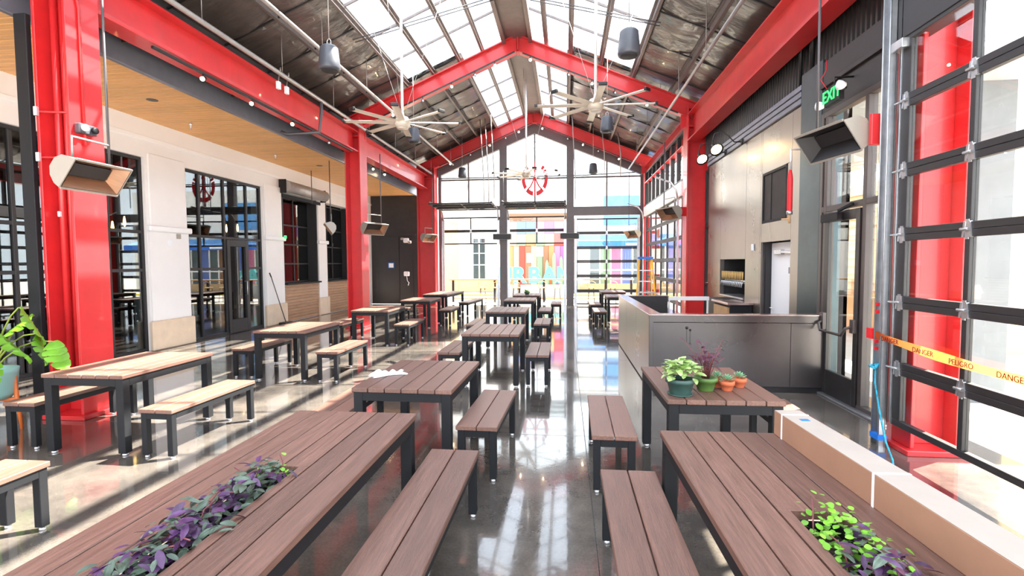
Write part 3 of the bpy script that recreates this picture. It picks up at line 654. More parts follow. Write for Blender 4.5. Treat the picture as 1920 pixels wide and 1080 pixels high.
# ================================================================== TABLES AND BENCHES
TW, TL, TH = .8235, 1.17, .75
BW, BL, BH = .336, 1.157, .451
MESH = {}
def cached(key, fn, m):
    if key not in MESH:
        me = fn().mesh(key.split('|')[0]); me.materials.append(M[m]); MESH[key] = me
    return MESH[key]
def seat_unit(name, label, cat, group, x, y, W, L, H, n, rz=0, leg=.075, apron=.07, gap=None):
    """slatted top on a steel frame; local origin = near left corner on the floor. gap=(y0,y1): planter opening in the two middle planks"""
    t = thing(name, label, cat, (x, y, 0), rz, group)
    g = .007; pw = (W - g * (n - 1)) / n; th = .036
    def plank(x0, y0, y1):
        me = cached('plank|%.3f|%.3f' % (pw, y1 - y0), lambda: CB(0, pw, 0, y1 - y0, 0, th, .004), 'wood'); link('plank', me, t, (x0, y0, H - th))
    for k in range(n):
        x0 = k * (pw + g)
        if gap and k in (n // 2 - 1, n // 2):
            m = MB(); c = .085; m.cbox(0, pw, 0, gap[0], 0, th, .002); m.cbox(0, pw, gap[1], L, 0, th, .002)
            if k == n // 2: m.cbox(c, pw, gap[0], gap[1], 0, th, .002)
            else: m.cbox(0, pw - c, gap[0], gap[1], 0, th, .002)
            m.build('plank', 'wood', t, (x0, 0, H - th))
        else: plank(x0, 0, L)
    i = .012; zt = H - th
    lm = cached('leg|%.3f|%.3f' % (leg, H), lambda: CB(0, leg, 0, leg, .025, zt, .003), 'charcoal')
    gm = cached('glide|%.3f' % leg, lambda: MB().lathe([(leg * .3, 0), (leg * .36, .008), (leg * .3, .02), (leg * .16, .026)], n=10), 'chrome')
    for a in (i, W - i - leg):
        for b in (i, L - i - leg):
            l = link('leg', lm, t, (a, b, 0)); link('glide', gm, l, (leg / 2, leg / 2, 0))
    for b in (i, L - i - .03): CB(i + leg, W - i - leg, b, b + .03, zt - apron, zt - .001, .002).build('apron', 'charcoal', t)
    for a in (i, W - i - .03): CB(a, a + .03, i + leg, L - i - leg, zt - apron, zt - .001, .002).build('side_rail', 'charcoal', t)
    for b in ([L * .33, L * .66] if L < 2 else [L * .12, L * .88]): CB(i + .03, W - i - .03, b - .02, b + .02, zt - .03, zt - .001, .002).build('cross_rail', 'charcoal', t)
    return t
GT, GB = 'slatted hardwood tables', 'slatted hardwood benches'
def table(x, y, label, L=TL, rz=0, gap=None): return seat_unit('slatted_table', label, 'table', GT, x, y, TW, L, TH, 6, rz, gap=gap)
def bench(x, y, label, L=BL, rz=0): return seat_unit('slatted_bench', label, 'bench', GB, x, y, BW, L, BH, 2, rz, .055, .055)
C1 = table(-1.808, .296, 'long brown table with a purple plant strip, front left of the centre row', 2.9, 0, (.9, 2.0))
R1 = table(.606, .1, 'long brown table with green plants and a cardboard box on it', 2.9, .017, (.9, 1.96))
table(-1.714, 3.818, 'brown table with a crumpled white rag on it', rz=-.018)
table(-1.467, 6.88, 'brown table of the centre row just behind the one with the rag')
table(-1.634, 10.05, 'third brown table back from the rag table in the centre row')
table(-1.643, 13.13, 'fourth brown table back in the centre row')
table(-1.607, 15.14, 'farthest brown table of the centre row with a small plant on it')
table(.735, 3.678, 'brown table with potted plants in front of the steel bar', rz=.016)
table(1.19, 14.6, 'brown table half hidden behind the end of the bar counter')
table(1.19, 17.0, 'brown table near the closed gable door beyond the bar')
table(-4.798, 4.064, 'sunlit table beside the nearest red column')
table(-4.649, 6.974, 'sunlit table in front of the leaning mop')
table(-4.542, 10.166, 'table of the sunlit row in front of the middle red column')
table(-4.43, 13.043, 'table of the sunlit row in front of the dark aisle wall')
table(-4.56, 15.6, 'long table at the far end of the sunlit row', 2.0, -.07)
bench(-.932, .62, 'long bench in the foreground beside the purple plant table', 2.74)
bench(.216, .4, 'long bench in the foreground beside the table with the box', 2.72)
bench(-.873, 3.858, 'aisle bench beside the table with the white rag', rz=-.035)
bench(.196, 3.734, 'bench beside the table with potted plants, aisle side', rz=-.015)
bench(1.72, 3.75, 'bench on the far side of the potted plant table, behind the box')
bench(-2.235, 3.9, 'bench on the sunlit side of the table with the white rag')
bench(-.566, 6.948, 'aisle bench in line just behind the rag table bench')
bench(-.672, 10.5, 'third aisle bench back along the centre row')
bench(-.732, 13.37, 'fourth aisle bench back along the centre row')
bench(-.465, 15.64, 'last aisle bench of the centre row near the gable door')
bench(-1.86, 7.06, 'bench on the sunlit side of the second centre table')
bench(-2.09, 10.3, 'bench on the sunlit side of the third centre table')
bench(.75, 13.25, 'nearer of two benches beyond the bar counter')
bench(.75, 15.5, 'farther of two benches beyond the bar counter')
bench(-3.825, 4.054, 'sunlit bench on the hall side of the nearest lit table', rz=-.03)
bench(-5.314, 4.142, 'sunlit bench between the nearest lit table and the red column')
bench(-3.74, 1.76, 'sunlit bench cut off by the picture edge')
bench(-3.665, 6.963, 'sunlit bench on the hall side of the second lit table')
bench(-5.112, 7.133, 'sunlit bench on the wall side of the second lit table')
bench(-3.627, 10.239, 'bench on the hall side of the third lit table')
bench(-5.1, 10.25, 'bench in front of the middle red column, wall side of its table')
bench(-3.508, 13.608, 'bench on the hall side of the fourth lit table')
bench(-4.9, 13.2, 'bench on the wall side of the fourth lit table')
bench(-3.509, 16.156, 'long bench at the far end of the sunlit row', 1.9, -.1)

# ================================================================== PLANTS
def leaf_mesh(key, m, L, W, fold=.25, curl=.25, n=5, notch=0):
    def fn():
        b = MB(); vs = []; fs = []
        for i in range(n + 1):
            t = i / n; w = W * math.sin(PI * min(1, (t * .93 + .04))) ** .75 * (1 - .15 * t); z = -curl * L * t * t; y = L * t
            vs += [(-w, y, z + fold * w), (0, y, z), (w, y, z + fold * w)]
        for i in range(n):
            a = i * 3; fs += [(a, a + 1, a + 4, a + 3), (a + 1, a + 2, a + 5, a + 4)]
        b.add(vs, fs, True); return b
    return cached('leaf|' + key, fn, m)
def put_leaf(me, parent, p, az, el, roll=0, s=1):
    o = link('leaf', me, parent, p); o.rotation_mode = 'XYZ'
    o.matrix_local = Matrix.Translation(p) @ Matrix.Rotation(az, 4, 'Z') @ Matrix.Rotation(el, 4, 'X') @ Matrix.Rotation(roll, 4, 'Y') @ Matrix.Scale(s, 4)
    return o
def strip_plant(label, parent_table, x0, x1, y0, y1, kinds, n, seed, bias=0):
    """plants growing out of the trough let into a table; coordinates local to the table"""
    rnd = random.Random(seed); T = parent_table
    w = lambda p: T.location + Matrix.Rotation(T.rotation_euler.z, 3, 'Z') @ Vector(p)
    t = thing('trough_planting', label, 'plant', tuple(w(((x0 + x1) / 2, (y0 + y1) / 2, TH - .2))), T.rotation_euler.z)
    hx, hy = (x1 - x0) / 2, (y1 - y0) / 2
    m = MB(); m.box(-hx, hx, -hy, hy, 0, .01); m.box(-hx, -hx + .008, -hy, hy, 0, .16); m.box(hx - .008, hx, -hy, hy, 0, .16); m.box(-hx, hx, -hy, -hy + .008, 0, .16); m.box(-hx, hx, hy - .008, hy, 0, .16)
    m.build('trough', 'charcoal', t); B(-hx + .01, hx - .01, -hy + .01, hy - .01, .01, .12).build('soil', 'soil', t)
    for k in range(n):
        v = rnd.random(); y = -hy * .95 + 2 * hy * .95 * v; edge = rnd.gauss(0, .5); x = max(-1.3, min(1.3, edge * 1.2)) * hx + bias
        z = .17 + .10 * (1 - min(1, abs(x / hx)) ** 2 * .5) * rnd.random() ** .7
        f = v + rnd.gauss(0, .07)
        me = kinds(f, rnd)
        put_leaf(me, t, (x, y, z + .02), rnd.uniform(0, 2 * PI), rnd.uniform(-.5, .55), rnd.uniform(-.5, .5), rnd.uniform(.5, .95))
    fb = {}
    for k in range(520):
        v = rnd.random(); y = -hy * .97 + 2 * hy * .97 * v; x = max(-1, min(1, rnd.gauss(0, .55))) * hx; me = kinds(v + rnd.gauss(0, .07), rnd)
        z = .13 + .08 * rnd.random(); mt = me.materials[0].name
        X = Matrix.Translation((x, y, z)) @ Matrix.Rotation(rnd.uniform(0, 2 * PI), 4, 'Z') @ Matrix.Rotation(rnd.uniform(-.3, .8), 4, 'X') @ Matrix.Rotation(rnd.uniform(-.6, .6), 4, 'Y') @ Matrix.Scale(rnd.uniform(.5, .95), 4)
        fb.setdefault(mt, MB()).add([X @ q.co for q in me.vertices], [tuple(p.vertices) for p in me.polygons], True)
    for mt, b in fb.items(): b.build('undergrowth', mt, t)['kind'] = 'stuff'
    for k in range(10):
        x = rnd.uniform(-.8, .8) * hx; y = rnd.uniform(-.9, .9) * hy; a = rnd.uniform(0, 2 * PI); l = rnd.uniform(.06, .16)
        MB().tube([(x, y, .12), (x + math.cos(a) * l * .5, y + math.sin(a) * l * .5, .24), (x + math.cos(a) * l, y + math.sin(a) * l, .25)], .003, 5).build('stem', 'stem_red', t)
    return t
lp = leaf_mesh('trad_purple', 'leaf_purple', .075, .017); ls = leaf_mesh('trad_silver', 'leaf_silver', .08, .018); lg = leaf_mesh('lime', 'leaf_green', .032, .016, .1, .1, 4)
ld = leaf_mesh('trad_dark', 'leaf_dark', .07, .016)
def kC1(f, r):
    if f > .97: return lg
    return lp if r.random() < .48 else ls
strip_plant('strip of purple and silver striped leaves set into the long table', C1, .322, .502, .9, 2.0, kC1, 285, 3)
def kR1(f, r):
    if f > .72 or r.random() < .12: return lg
    return (lp if r.random() < .45 else (ld if r.random() < .6 else ls))
strip_plant('strip of lime green and purple foliage set into the table with the box', R1, .322, .502, .9, 1.96, kR1, 290, 5, .03)

def pot(name, label, x, y, z, r0, r1, h, m, rim=.012, group=None):
    t = thing(name, label, 'plant pot', (x, y, z), 0, group)
    MB().lathe([(r0 * .96, 0), (r0, .006), (r1, h - .03), (r1 + rim, h - .03), (r1 + rim, h), (r1 - .006, h), (r1 - .012, h - .03)], n=22).build('pot', m, t)
    MB().lathe([(.001, h - .035), (r1 - .008, h - .035), (r1 - .008, h - .03), (.001, h - .028)], n=16, cap=False).build('soil', 'soil', t)
    return t
def pots():
    rnd = random.Random(11)
    t = pot('potted_plant', 'variegated pale green plant in a dark green pot', .86, 3.84, TH, .075, .098, .125, 'pot_dark')
    MB().lathe([(.09, 0), (.1, .012), (.095, .012), (.085, .004)], n=20).build('saucer', 'pot_dark', t)
    me = leaf_mesh('varieg', 'leaf_var', .075, .026, .2, .35)
    for k in range(120):
        a = rnd.uniform(0, 2 * PI); rr = rnd.random() ** .6 * .105; h = .12 + (.15 - rr * .6) * rnd.random() ** .6
        put_leaf(me, t, (rr * math.cos(a), rr * math.sin(a), h), a - PI / 2 + rnd.gauss(0, .7), rnd.uniform(-.2, .9), rnd.uniform(-.4, .4), rnd.uniform(.7, 1.15))
    t = pot('potted_plant', 'wispy dark purple plant in a bright green pot', 1.08, 3.98, TH, .06, .078, .105, 'pot_green')
    me = leaf_mesh('wispy', 'leaf_dark', .055, .011, .2, .3)
    for k in range(26):
        a = rnd.uniform(0, 2 * PI); l = rnd.uniform(.06, .17); h = rnd.uniform(.16, .33)
        p = [(0.02 * math.cos(a), .02 * math.sin(a), .08), (l * .5 * math.cos(a), l * .5 * math.sin(a), .08 + h * .6), (l * math.cos(a), l * math.sin(a), .06 + h)]
        MB().tube(p, .0025, 4).build('stem', 'stem_red', t)
        for q in (.45, .7, .9, 1):
            u = Vector(p[0]).lerp(Vector(p[1]), q * 2) if q < .5 else Vector(p[1]).lerp(Vector(p[2]), q * 2 - 1)
            put_leaf(me, t, tuple(u), rnd.uniform(0, 2 * PI), rnd.uniform(-.3, .7), 0, rnd.uniform(.7, 1.2))
    me = leaf_mesh('succ', 'leaf_succ', .036, .011, .35, -.1, 4)
    for k, (x, y, nm) in enumerate(((1.245, 3.99, 'frontmost of three small terracotta pots with a pale green succulent'), (1.20, 4.10, 'small terracotta succulent pot standing next to the green pot'), (1.37, 4.10, 'small terracotta succulent pot nearest the table corner'))):
        t = pot('succulent_pot', nm, x, y, TH, .038, .05, .075, 'terracotta', .006, 'terracotta succulent pots')
        for i in range(26):
            a = i * 2.4; rr = .004 + .0011 * i
            put_leaf(me, t, (rr * math.cos(a), rr * math.sin(a), .072 + .03 * (1 - i / 26)), a - PI / 2, 1.1 - i * .04, 0, .8 + i * .012)
    t = pot('potted_plant', 'small green plant on the farthest centre table', -1.2, 15.6, TH, .06, .075, .08, 'pot_dark')
    me = leaf_mesh('varieg2', 'leaf_green', .1, .03, .2, .35)
    for k in range(22):
        a = rnd.uniform(0, 2 * PI); put_leaf(me, t, (.03 * math.cos(a), .03 * math.sin(a), .08), a, rnd.uniform(.1, 1.0), 0, rnd.uniform(.8, 1.3))
pots()
def monstera():
    t = thing('potted_monstera', 'large monstera in a pale pot on orange wooden legs', 'potted plant', (-6.02, 4.6, 0))
    MB().lathe([(.15, .34), (.2, .4), (.22, .62), (.225, .66), (.205, .66), (.19, .6)], n=24).build('pot', 'teal_pot', t)
    MB().lathe([(.001, .6), (.195, .6), (.195, .605), (.001, .61)], n=16, cap=False).build('soil', 'soil', t)
    for a in (.4, 1.97, 3.54, 5.11):
        MB().tube([(.24 * math.cos(a), .24 * math.sin(a), 0), (.19 * math.cos(a), .19 * math.sin(a), .6)], [.016, .024], 8).build('leg', 'orange_wood', t)
    MB().bar((.21 * math.cos(.4), .21 * math.sin(.4), .33), (-.21 * math.cos(.4), -.21 * math.sin(.4), .33), .03).build('stretcher', 'orange_wood', t)
    MB().bar((.21 * math.cos(1.97), .21 * math.sin(1.97), .33), (-.21 * math.cos(1.97), -.21 * math.sin(1.97), .33), .03).build('stretcher', 'orange_wood', t)
    def leaf(s):
        # broad heart outline with deep cuts between the lobes
        b = MB(); half = []; n = 44
        for i in range(n + 1):
            t = i / n; w = .19 * math.sin(PI * min(1, t * .97 + .03)) ** .62 * (1 - .35 * t)
            cut = .5 + .5 * math.cos(2 * PI * (t * 5.2 - .35)); 
            w *= 1 - .38 * (cut ** 14) * (1 if .14 < t < .9 else 0)
            half.append((w, .44 * t - .07 * math.sin(PI * (1 - t)) * (w / .19) + .12 * w))
        for sd in (-1, 1):
            vs = []
            for i, (w, y) in enumerate(half):
                yc = .44 * i / n
                for q in (0, .5, 1): vs.append((sd * w * q * s, (yc + (y - yc) * q) * s, (.03 * q - .1 * (w * q / .19) ** 2 - .12 * (yc / .44) ** 2) * s))
            b.add(vs, [(i * 3 + k, i * 3 + k + 1, i * 3 + k + 4, i * 3 + k + 3) for i in range(n) for k in (0, 1)], True)
        return b
    base = Vector((0, 0, .6))
    spec = [((.62, -.2, 1.33), -.9, -.9, .95), ((.70, -.12, 1.06), -1.2, -1.1, .75), ((.86, -.1, .98), -1.5, -1.0, .8), ((.36, -.25, 1.1), -.6, -.7, 1.0), ((.3, -.3, .86), -2.0, -1.0, .9), ((.05, -.2, 1.45), .8, -.4, 1.0), ((-.3, .1, 1.5), 1.6, -.4, 1.0), ((.2, .3, 1.2), 2.6, -.5, .9)]
    for p, az, el, s in spec:
        p = Vector(p); md = base.lerp(p, .5) + Vector((0, 0, .12))
        MB().tube([base, base.lerp(md, .5) + Vector((0, 0, .03)), md, md.lerp(p, .5) + Vector((0, 0, .03)), p], [.01, .009, .008, .007, .006], 6).build('stem', 'stem', t)
        me = leaf(s).mesh('leaf'); me.materials.append(M['leaf_mon']); put_leaf(me, t, p, az, el, random.uniform(-.3, .3))
monstera()

# ================================================================== SMALL THINGS ON AND AROUND THE TABLES
def small():
    # rag
    rnd = random.Random(4); nx, ny = 26, 16; vs = []; fs = []
    for j in range(ny + 1):
        for i in range(nx + 1):
            u, v = i / nx, j / ny; e = math.sin(PI * u) ** .5 * math.sin(PI * v) ** .5
            x = (u - .5) * .30 + .02 * math.sin(v * 9); y = (v - .5) * .2 * (.7 + .5 * math.sin(u * 7 + .5)) + .03 * math.sin(u * 8)
            z = .004 + e * (.022 + .016 * math.sin(u * 17 + v * 5) + .014 * math.sin(v * 15 - u * 8))
            vs.append((x, y, max(.003, z)))
    for j in range(ny):
        for i in range(nx): a = j * (nx + 1) + i; fs.append((a, a + 1, a + nx + 2, a + nx + 1))
    m = MB(); m.add(vs, fs, True); o = m.build('cleaning_rag', 'rag', None, (-1.585, 4.3, TH), (0, 0, .55)); tag(o, 'crumpled white rag on a brown table', 'rag')
    # long cardboard box with straps on R1
    t = thing('cardboard_box', 'very long cardboard box strapped shut along the table edge', 'box', (1.35, -.5, TH), .043)
    CB(0, .142, 0, 3.5, 0, .138, .003).build('box_body', 'cardboard', t)
    B(0.001, .141, .002, 3.498, .138, .1395).build('box_lid', 'cardboard_light', t)
    for y in (.9, 1.75, 2.62, 3.4):
        m = MB(); m.box(-.0015, .1435, y, y + .014, .1395, .141); m.box(-.0015, 0, y, y + .014, 0, .141); m.box(.142, .1435, y, y + .014, 0, .141); m.build('strap', 'paper', t)
    B(.055, .1, 3.3, 3.33, .1396, .1412).build('tape_piece', 'blue', t)
    # mop
    t = thing('dust_mop', 'dark long-handled mop leaning on the white pier', 'mop', (-8.12, 13.75, 0))
    MB().tube([(0, 0, .06), (-.1, -.5, 1.38)], .013, 8).build('handle', 'pipe_dark', t); CB(-.1, .1, -.2, .2, 0, .06, .012).build('head', 'dark_metal', t)
    MB().tube([(-.1, -.5, 1.38), (-.112, -.56, 1.5)], .017, 8).build('grip', 'black', t)
    # yellow ladder
    t = thing('step_ladder', 'yellow step ladder standing open beyond the bar counter', 'ladder', (2.2, 14.2, 0))
    for sx in (-1, 1):
        MB().bar((sx * .3, -.3, 0), (sx * .17, 0, 1.85), .035, .07).build('rail', 'yellow', t); MB().bar((sx * .26, .35, 0), (sx * .15, .03, 1.8), .03, .03).build('rear_rail', 'yellow', t)
    for k in range(5):
        z = .3 + k * .3; f = z / 1.85; w = .3 - .13 * f; CB(-w, w, -.3 + .3 * f - .04, -.3 + .3 * f + .05, z, z + .03).build('step', 'chrome', t)
    CB(-.2, .2, -.08, .1, 1.83, 1.89).build('top_cap', 'blue', t)
    # danger tape across the near roll-up door
    t = thing('danger_tape', 'orange danger tape stretched across the near roll-up door', 'tape', (2.93, 5.12, 1.05))
    a, b = Vector((0, 0, 0)), Vector((.0, -2.6, -.05)); n = 12; m = MB(); vs = []
    for i in range(n + 1):
        p = a.lerp(b, i / n); p.z -= .05 * math.sin(PI * i / n); tw = .02 * math.sin(i * 1.2); vs += [(p.x + tw, p.y, p.z - .035), (p.x - tw, p.y, p.z + .035)]
    m.add(vs, [(2 * i, 2 * i + 2, 2 * i + 3, 2 * i + 1) for i in range(n)], True); m.build('ribbon', 'tape_orange', t)
    m = MB(); m.box(-.02, .03, -.02, .06, -.05, .05); m.build('knot', 'red_flat', t)
    for y, s in ((-.3, 'DANGER'), (-.72, 'DANGER'), (-1.12, 'PELIGRO'), (-1.55, 'DANGER'), (-1.98, 'PELIGRO')):
        text(s, 'ink', t, (-.024, y, -.05 * math.sin(PI * -y / 2.6) - .05 * -y / 2.6), (PI / 2, 0, -PI / 2), .06, ext=.001)
    # rope and cord
    o = MB().tube([(2.93, 5.05, .76), (2.9, 5.0, .6), (2.9, 4.92, .35), (2.86, 4.75, .12), (2.8, 4.55, .03), (2.72, 4.4, .012)], .008, 8).build('tie_rope', 'rope'); tag(o, 'blue and white rope hanging from the roll-up door to the floor', 'rope')
    m = MB(); m.tube([(2.89, 5.0, .74), (2.97, 5.05, .77), (2.9, 5.09, .74), (2.89, 5.0, .74)], .014, 8); k = m.build('knot', 'rope', o)
    o = MB().tube([(2.71, 4.37, .007), (2.66, 4.2, .007), (2.6, 4.1, .007), (2.64, 3.95, .007), (2.66, 3.8, .007)], .007, 6).build('floor_cord', 'black'); tag(o, 'thin black cord lying on the sunlit floor', 'cord')
small()

def tracks_near():
    t = thing('door_track', 'tall galvanised track of the near roll-up door with blue tape at its foot', 'track', (2.95, 5.02, 0), group='door tracks')
    m = MB(); m.box(-.025, .03, .05, .06, 0, 5.0); m.box(-.025, .03, -.05, -.04, 0, 5.0); m.box(.025, .035, -.05, .06, 0, 5.0); m.tube([(-.025, .055, 0), (-.025, .055, 5)], .008, 6); m.tube([(-.025, -.045, 0), (-.025, -.045, 5)], .008, 6); m.build('channel', 'galv', t)
    m = MB(); m.box(.03, .08, -.12, -.11, .25, 5.0); m.box(.07, .08, -.12, -.02, .25, 5.0); m.build('mounting_angle', 'galv', t)
    for z in (1.25, 1.32, .9, .97): B(-.03, .0, .03, .058, z, z + .03).build('marker', 'red_flat', t)
    B(-.035, .045, -.06, .07, .06, .11).build('tape_wrap', 'blue', t)
    B(-.01, .04, -.13, .02, .08, .5).build('plastic_sleeve', 'glass', t)
    CB(-.02, .1, -.2, -.04, 3.62, 3.7).build('bracket', 'galv', t)
tracks_near()

# ================================================================== BAR
def bar():
    t = thing('bar_counter', 'steel clad bar counter with a pinkish metal ledge', 'bar counter', (0, 0, 0))
    Y, X0, X1, H = 6.9, 1.13, 3.37, 1.04
    for a, b in ((X0, 2.95), (2.95, X1)):
        CB(a + .002, b - .002, Y, Y + .04, .08, .93, .002).build('front_panel', 'steel_dark', t)
    CB(X0, X1, Y - .004, Y + .04, .935, H - .01, .002).build('front_rail', 'steel_dark', t)
    CB(X0 - .004, X0 + .05, Y - .006, Y + .04, 0, H - .012, .002).build('corner_trim', 'steel_dark', t)
    B(X0 + .02, X1, Y + .02, Y + .06, 0, .08).build('toe_kick', 'black', t)
    ys = [Y + .04, 8.2, 9.5, 10.85]
    for i in range(3): CB(X0, X0 + .04, ys[i] + .002, ys[i + 1] - .002, .02, H - .012, .002).build('side_panel', 'steel', t)
    CB(X0 - .01, X0 + .17, Y + .16, 10.9, H - .012, H, .003).build('ledge', 'steel_top', t)
    CB(X0 - .01, X1, Y - .012, Y + .16, H - .012, H, .003).build('ledge', 'steel_top', t)
    CB(X0 + .17, 2.14, 10.7, 10.9, H - .012, H, .003).build('ledge', 'steel_top', t)
    CB(X0 + .13, X0 + .17, Y + .16, 10.7, 0, H - .012).build('inner_panel', 'steel_dark', t)
    CB(X0 + .17, 2.14, 10.86, 10.9, 0, H - .012).build('return_panel', 'steel_dark', t); CB(X0 + .17, 2.12, 10.7, 10.74, 0, H - .012).build('return_panel', 'frame_dark', t)
    CB(X0 + .17, X1, Y + .12, Y + .16, 0, H - .012).build('inner_panel', 'steel_dark', t)
    m = MB()                                    # dark drip stains: two welded blobs with runs
    for x, z, r in ((1.62, .86, .02), (1.665, .83, .016)):
        m.lathe([(.001, -.003), (r, -.002), (r * .8, 0)], (x, Y, z), 10, 'y'); m.box(x - .004, x + .003, Y - .002, Y, z - .2, z)
    m.build('drip_marks', 'black', t)
    t = thing('bar_gate', 'white lift-up bar gate rail beside the red column', 'gate', (2.14, 10.78, 0))
    CB(0.004, .83, -.03, .03, .94, 1.02, .004).build('rail', 'white_paint', t)
    for x in (.01, .79): CB(x, x + .03, -.025, .025, 0, .94).build('post', 'white_paint', t)
    t = thing('back_cabinet', 'low back bar cabinet with pale front below the beer taps', 'cabinet', (2.9, 10.3, 0))
    CB(.1, .48, -.8, .15, .06, .95).build('carcass', 'charcoal', t); CB(.06, .1, -.75, .1, .1, .9).build('door', 'tan_wood', t); CB(.04, .49, -.84, .2, .95, .99).build('worktop', 'steel_top', t)
    CB(.1, .48, .16, .7, .02, 1.0).build('side_unit', 'black', t)
    # tap wall
    t = thing('beer_tap_row', 'long row of yellow handled beer taps in the steel wall hatch', 'beer taps', (3.5, 0, 1.0))
    MB().tube([(0, 10.05, .34), (0, 11.4, .34)], .035, 10).build('manifold', 'galv', t)
    tm = MB(); tm.tube([(0, 0, 0), (-.1, 0, -.01), (-.12, 0, -.1)], .014, 6); sp = tm.mesh('spout'); sp.materials.append(M['galv'])
    hm = MB().lathe([(.008, 0), (.011, .05), (.016, .13), (.012, .17), (.003, .18)], n=8).mesh('tap_handle'); hm.materials.append(M['tap_gold'])
    for k in range(14): link('spout', sp, t, (0, 10.1 + k * .098, .34)); link('tap_handle', hm, t, (-.09, 10.1 + k * .098, .37))
    CB(-.12, .3, 10.0, 11.45, 0.005, .04).build('drip_tray', 'galv', t)
    o = CB(3.37, 3.398, 9.5, 9.58, 1.94, 2.06, .005).build('card_reader', 'paper'); tag(o, 'small white card reader on the steel wall', 'card reader')
    # gooseneck lamps
    for k, (y, z) in enumerate(((10.1, 4.03), (11.1, 4.05))):
        t = thing('gooseneck_lamp', ('nearer' if k == 0 else 'farther') + ' dark gooseneck wall lamp above the bar', 'lamp', (3.36, y, z), group='gooseneck lamps')
        m = MB(); m.lathe([(.06, -.0), (.06, -.02), (.02, -.03)], (0, 0, 0), 12, 'x'); m.build('wall_plate', 'black', t)
        MB().tube([(-.02, 0, 0), (-.15, 0, 0), (-.25, .02, .12), (-.38, .04, .22), (-.5, .06, .18), (-.53, .07, .06), (-.53, .07, -.02)], .012, 8).build('arm', 'black', t)
        h = bpy.data.objects.new('lamp_head', None); COL.objects.link(h); h.parent = t; h.location = (-.53, .07, -.02); h.rotation_mode = 'QUATERNION'; h.rotation_quaternion = Vector((-.15, .72, .62)).to_track_quat('Z', 'Y')
        MB().lathe([(.03, 0), (.03, -.1), (.045, -.12), (.13, -.22), (.125, -.225), (.04, -.13)], n=18, cap=False).build('shade', 'black', h)
        MB().lathe([(.001, -.2), (.1, -.2), (.1, -.195), (.001, -.19)], n=16, cap=False).build('lens', 'warm_lamp', h)
    # red valve tube
    t = thing('gas_valve_tube', 'red gas hose with brass valve hanging beside the steel wall', 'valve', (3.12, 7.43, 2.4))
    MB().tube([(0, 0, .62), (0, 0, .9), (.25, 0, .9)], .014, 8).build('pipe', 'chrome', t); MB().lathe([(.02, .0), (.033, .02), (.036, .1), (.036, .5), (.028, .56), (.018, .62)], n=12).build('hose_body', 'red_flat', t)
    MB().lathe([(.04, .0), (.04, .05)], n=12).build('collar', 'galv', t); m = MB(); m.tube([(0, 0, 0), (0, 0, -.12)], .016, 8); m.tube([(0, 0, -.06), (-.08, .06, -.06)], .012, 8); m.build('valve', 'tan_wood', t)
    # exit sign
    t = thing('exit_sign', 'green EXIT sign with twin emergency lamps', 'sign', (3.2, 6.42, 3.72))
    CB(-.06, .0, -.17, .17, -.11, .11, .006).build('housing', 'charcoal', t)
    text('EXIT', 'exit_green', t, (-.063, 0, 0), (PI / 2, 0, -PI / 2), .2, ext=.004)
    for y in (-.24, .24): MB().lathe([(.03, .0), (.05, -.04), (.055, -.08), (.001, -.085)], (-.03, y, .03 if y < 0 else -.06), 12, 'x').build('lamp_head', 'paper', t)
    MB().bar((-.03, -.26, .0), (-.03, .26, -.02), .02).build('lamp_bar', 'charcoal', t)
    MB().tube([(-.03, 0, .11), (-.03, 0, .2), (.18, 0, .2)], .012, 6).build('stem', 'black', t)
    MB().tube([(-.03, .15, .1), (-.08, .22, .25), (-.03, .2, .35), (.0, .26, .5)], .005, 5).build('wire', 'red_flat', t)
bar()

# ================================================================== HANGING THINGS
def fan(x, y, z, label, rod_top, r=1.08, a0=0.0):
    t = thing('ceiling_fan', label, 'ceiling fan', (x, y, z), 0, 'large ceiling fans')
    MB().tube([(0, 0, .1), (0, 0, rod_top - z)], .026, 10).build('down_rod', 'white_paint', t)
    MB().lathe([(.05, -.1), (.12, -.09), (.15, -.03), (.15, .03), (.11, .1), (.04, .13), (.03, .2)], n=20).build('hub', 'fan', t)
    MB().lathe([(.001, -.125), (.1, -.12), (.11, -.1)], n=18, cap=False).build('hub_cap', 'fan', t)
    m = MB(); n = 6
    prof = [(-.065, .0), (-.03, .02), (.03, .02), (.065, .0), (.03, .006), (-.03, .006)]
    vs = []
    for i in range(n + 1):
        u = .13 + (r - .13) * i / n; tw = .22 * (1 - i / n * .5)
        for w, h in prof: vs.append((u, w * math.cos(tw) - h * math.sin(tw), w * math.sin(tw) + h * math.cos(tw)))
    k = len(prof)
    m.add(vs, [(i * k + a, i * k + (a + 1) % k, (i + 1) * k + (a + 1) % k, (i + 1) * k + a) for i in range(n) for a in range(k)] + [tuple(range(k)), tuple(n * k + a for a in range(k))])
    key = 'blade|%.2f' % r
    if key not in MESH: MESH[key] = m.mesh('blade'); MESH[key].materials.append(M['fan'])
    tm = cached('blade_tip|%.2f' % r, lambda: CB(r - .005, r + .045, -.07, .07, -.02, .035, .008), 'black')
    for q in range(8):
        a = a0 + q * PI / 4; b = link('blade', MESH[key], t, (0, 0, 0), (0, 0, a)); link('blade_tip', tm, b)
    for q in range(3):
        a = .5 + q * 2.1; MB().tube([(.05 * math.cos(a), .05 * math.sin(a), .2), (.9 * math.cos(a), .9 * math.sin(a), roof_z(x + .9 * math.cos(a)) - z - .1)], .005, 4).build('guy_wire', 'pipe_grey', t)
fan(-3.12, 9.5, 4.45, 'white eight-blade fan hanging over the sunlit tables', roof_z(-3.12) + .02, a0=.2)
fan(.55, 9.5, 4.64, 'white eight-blade fan hanging on the bar side', roof_z(.55) + .02, a0=.05)
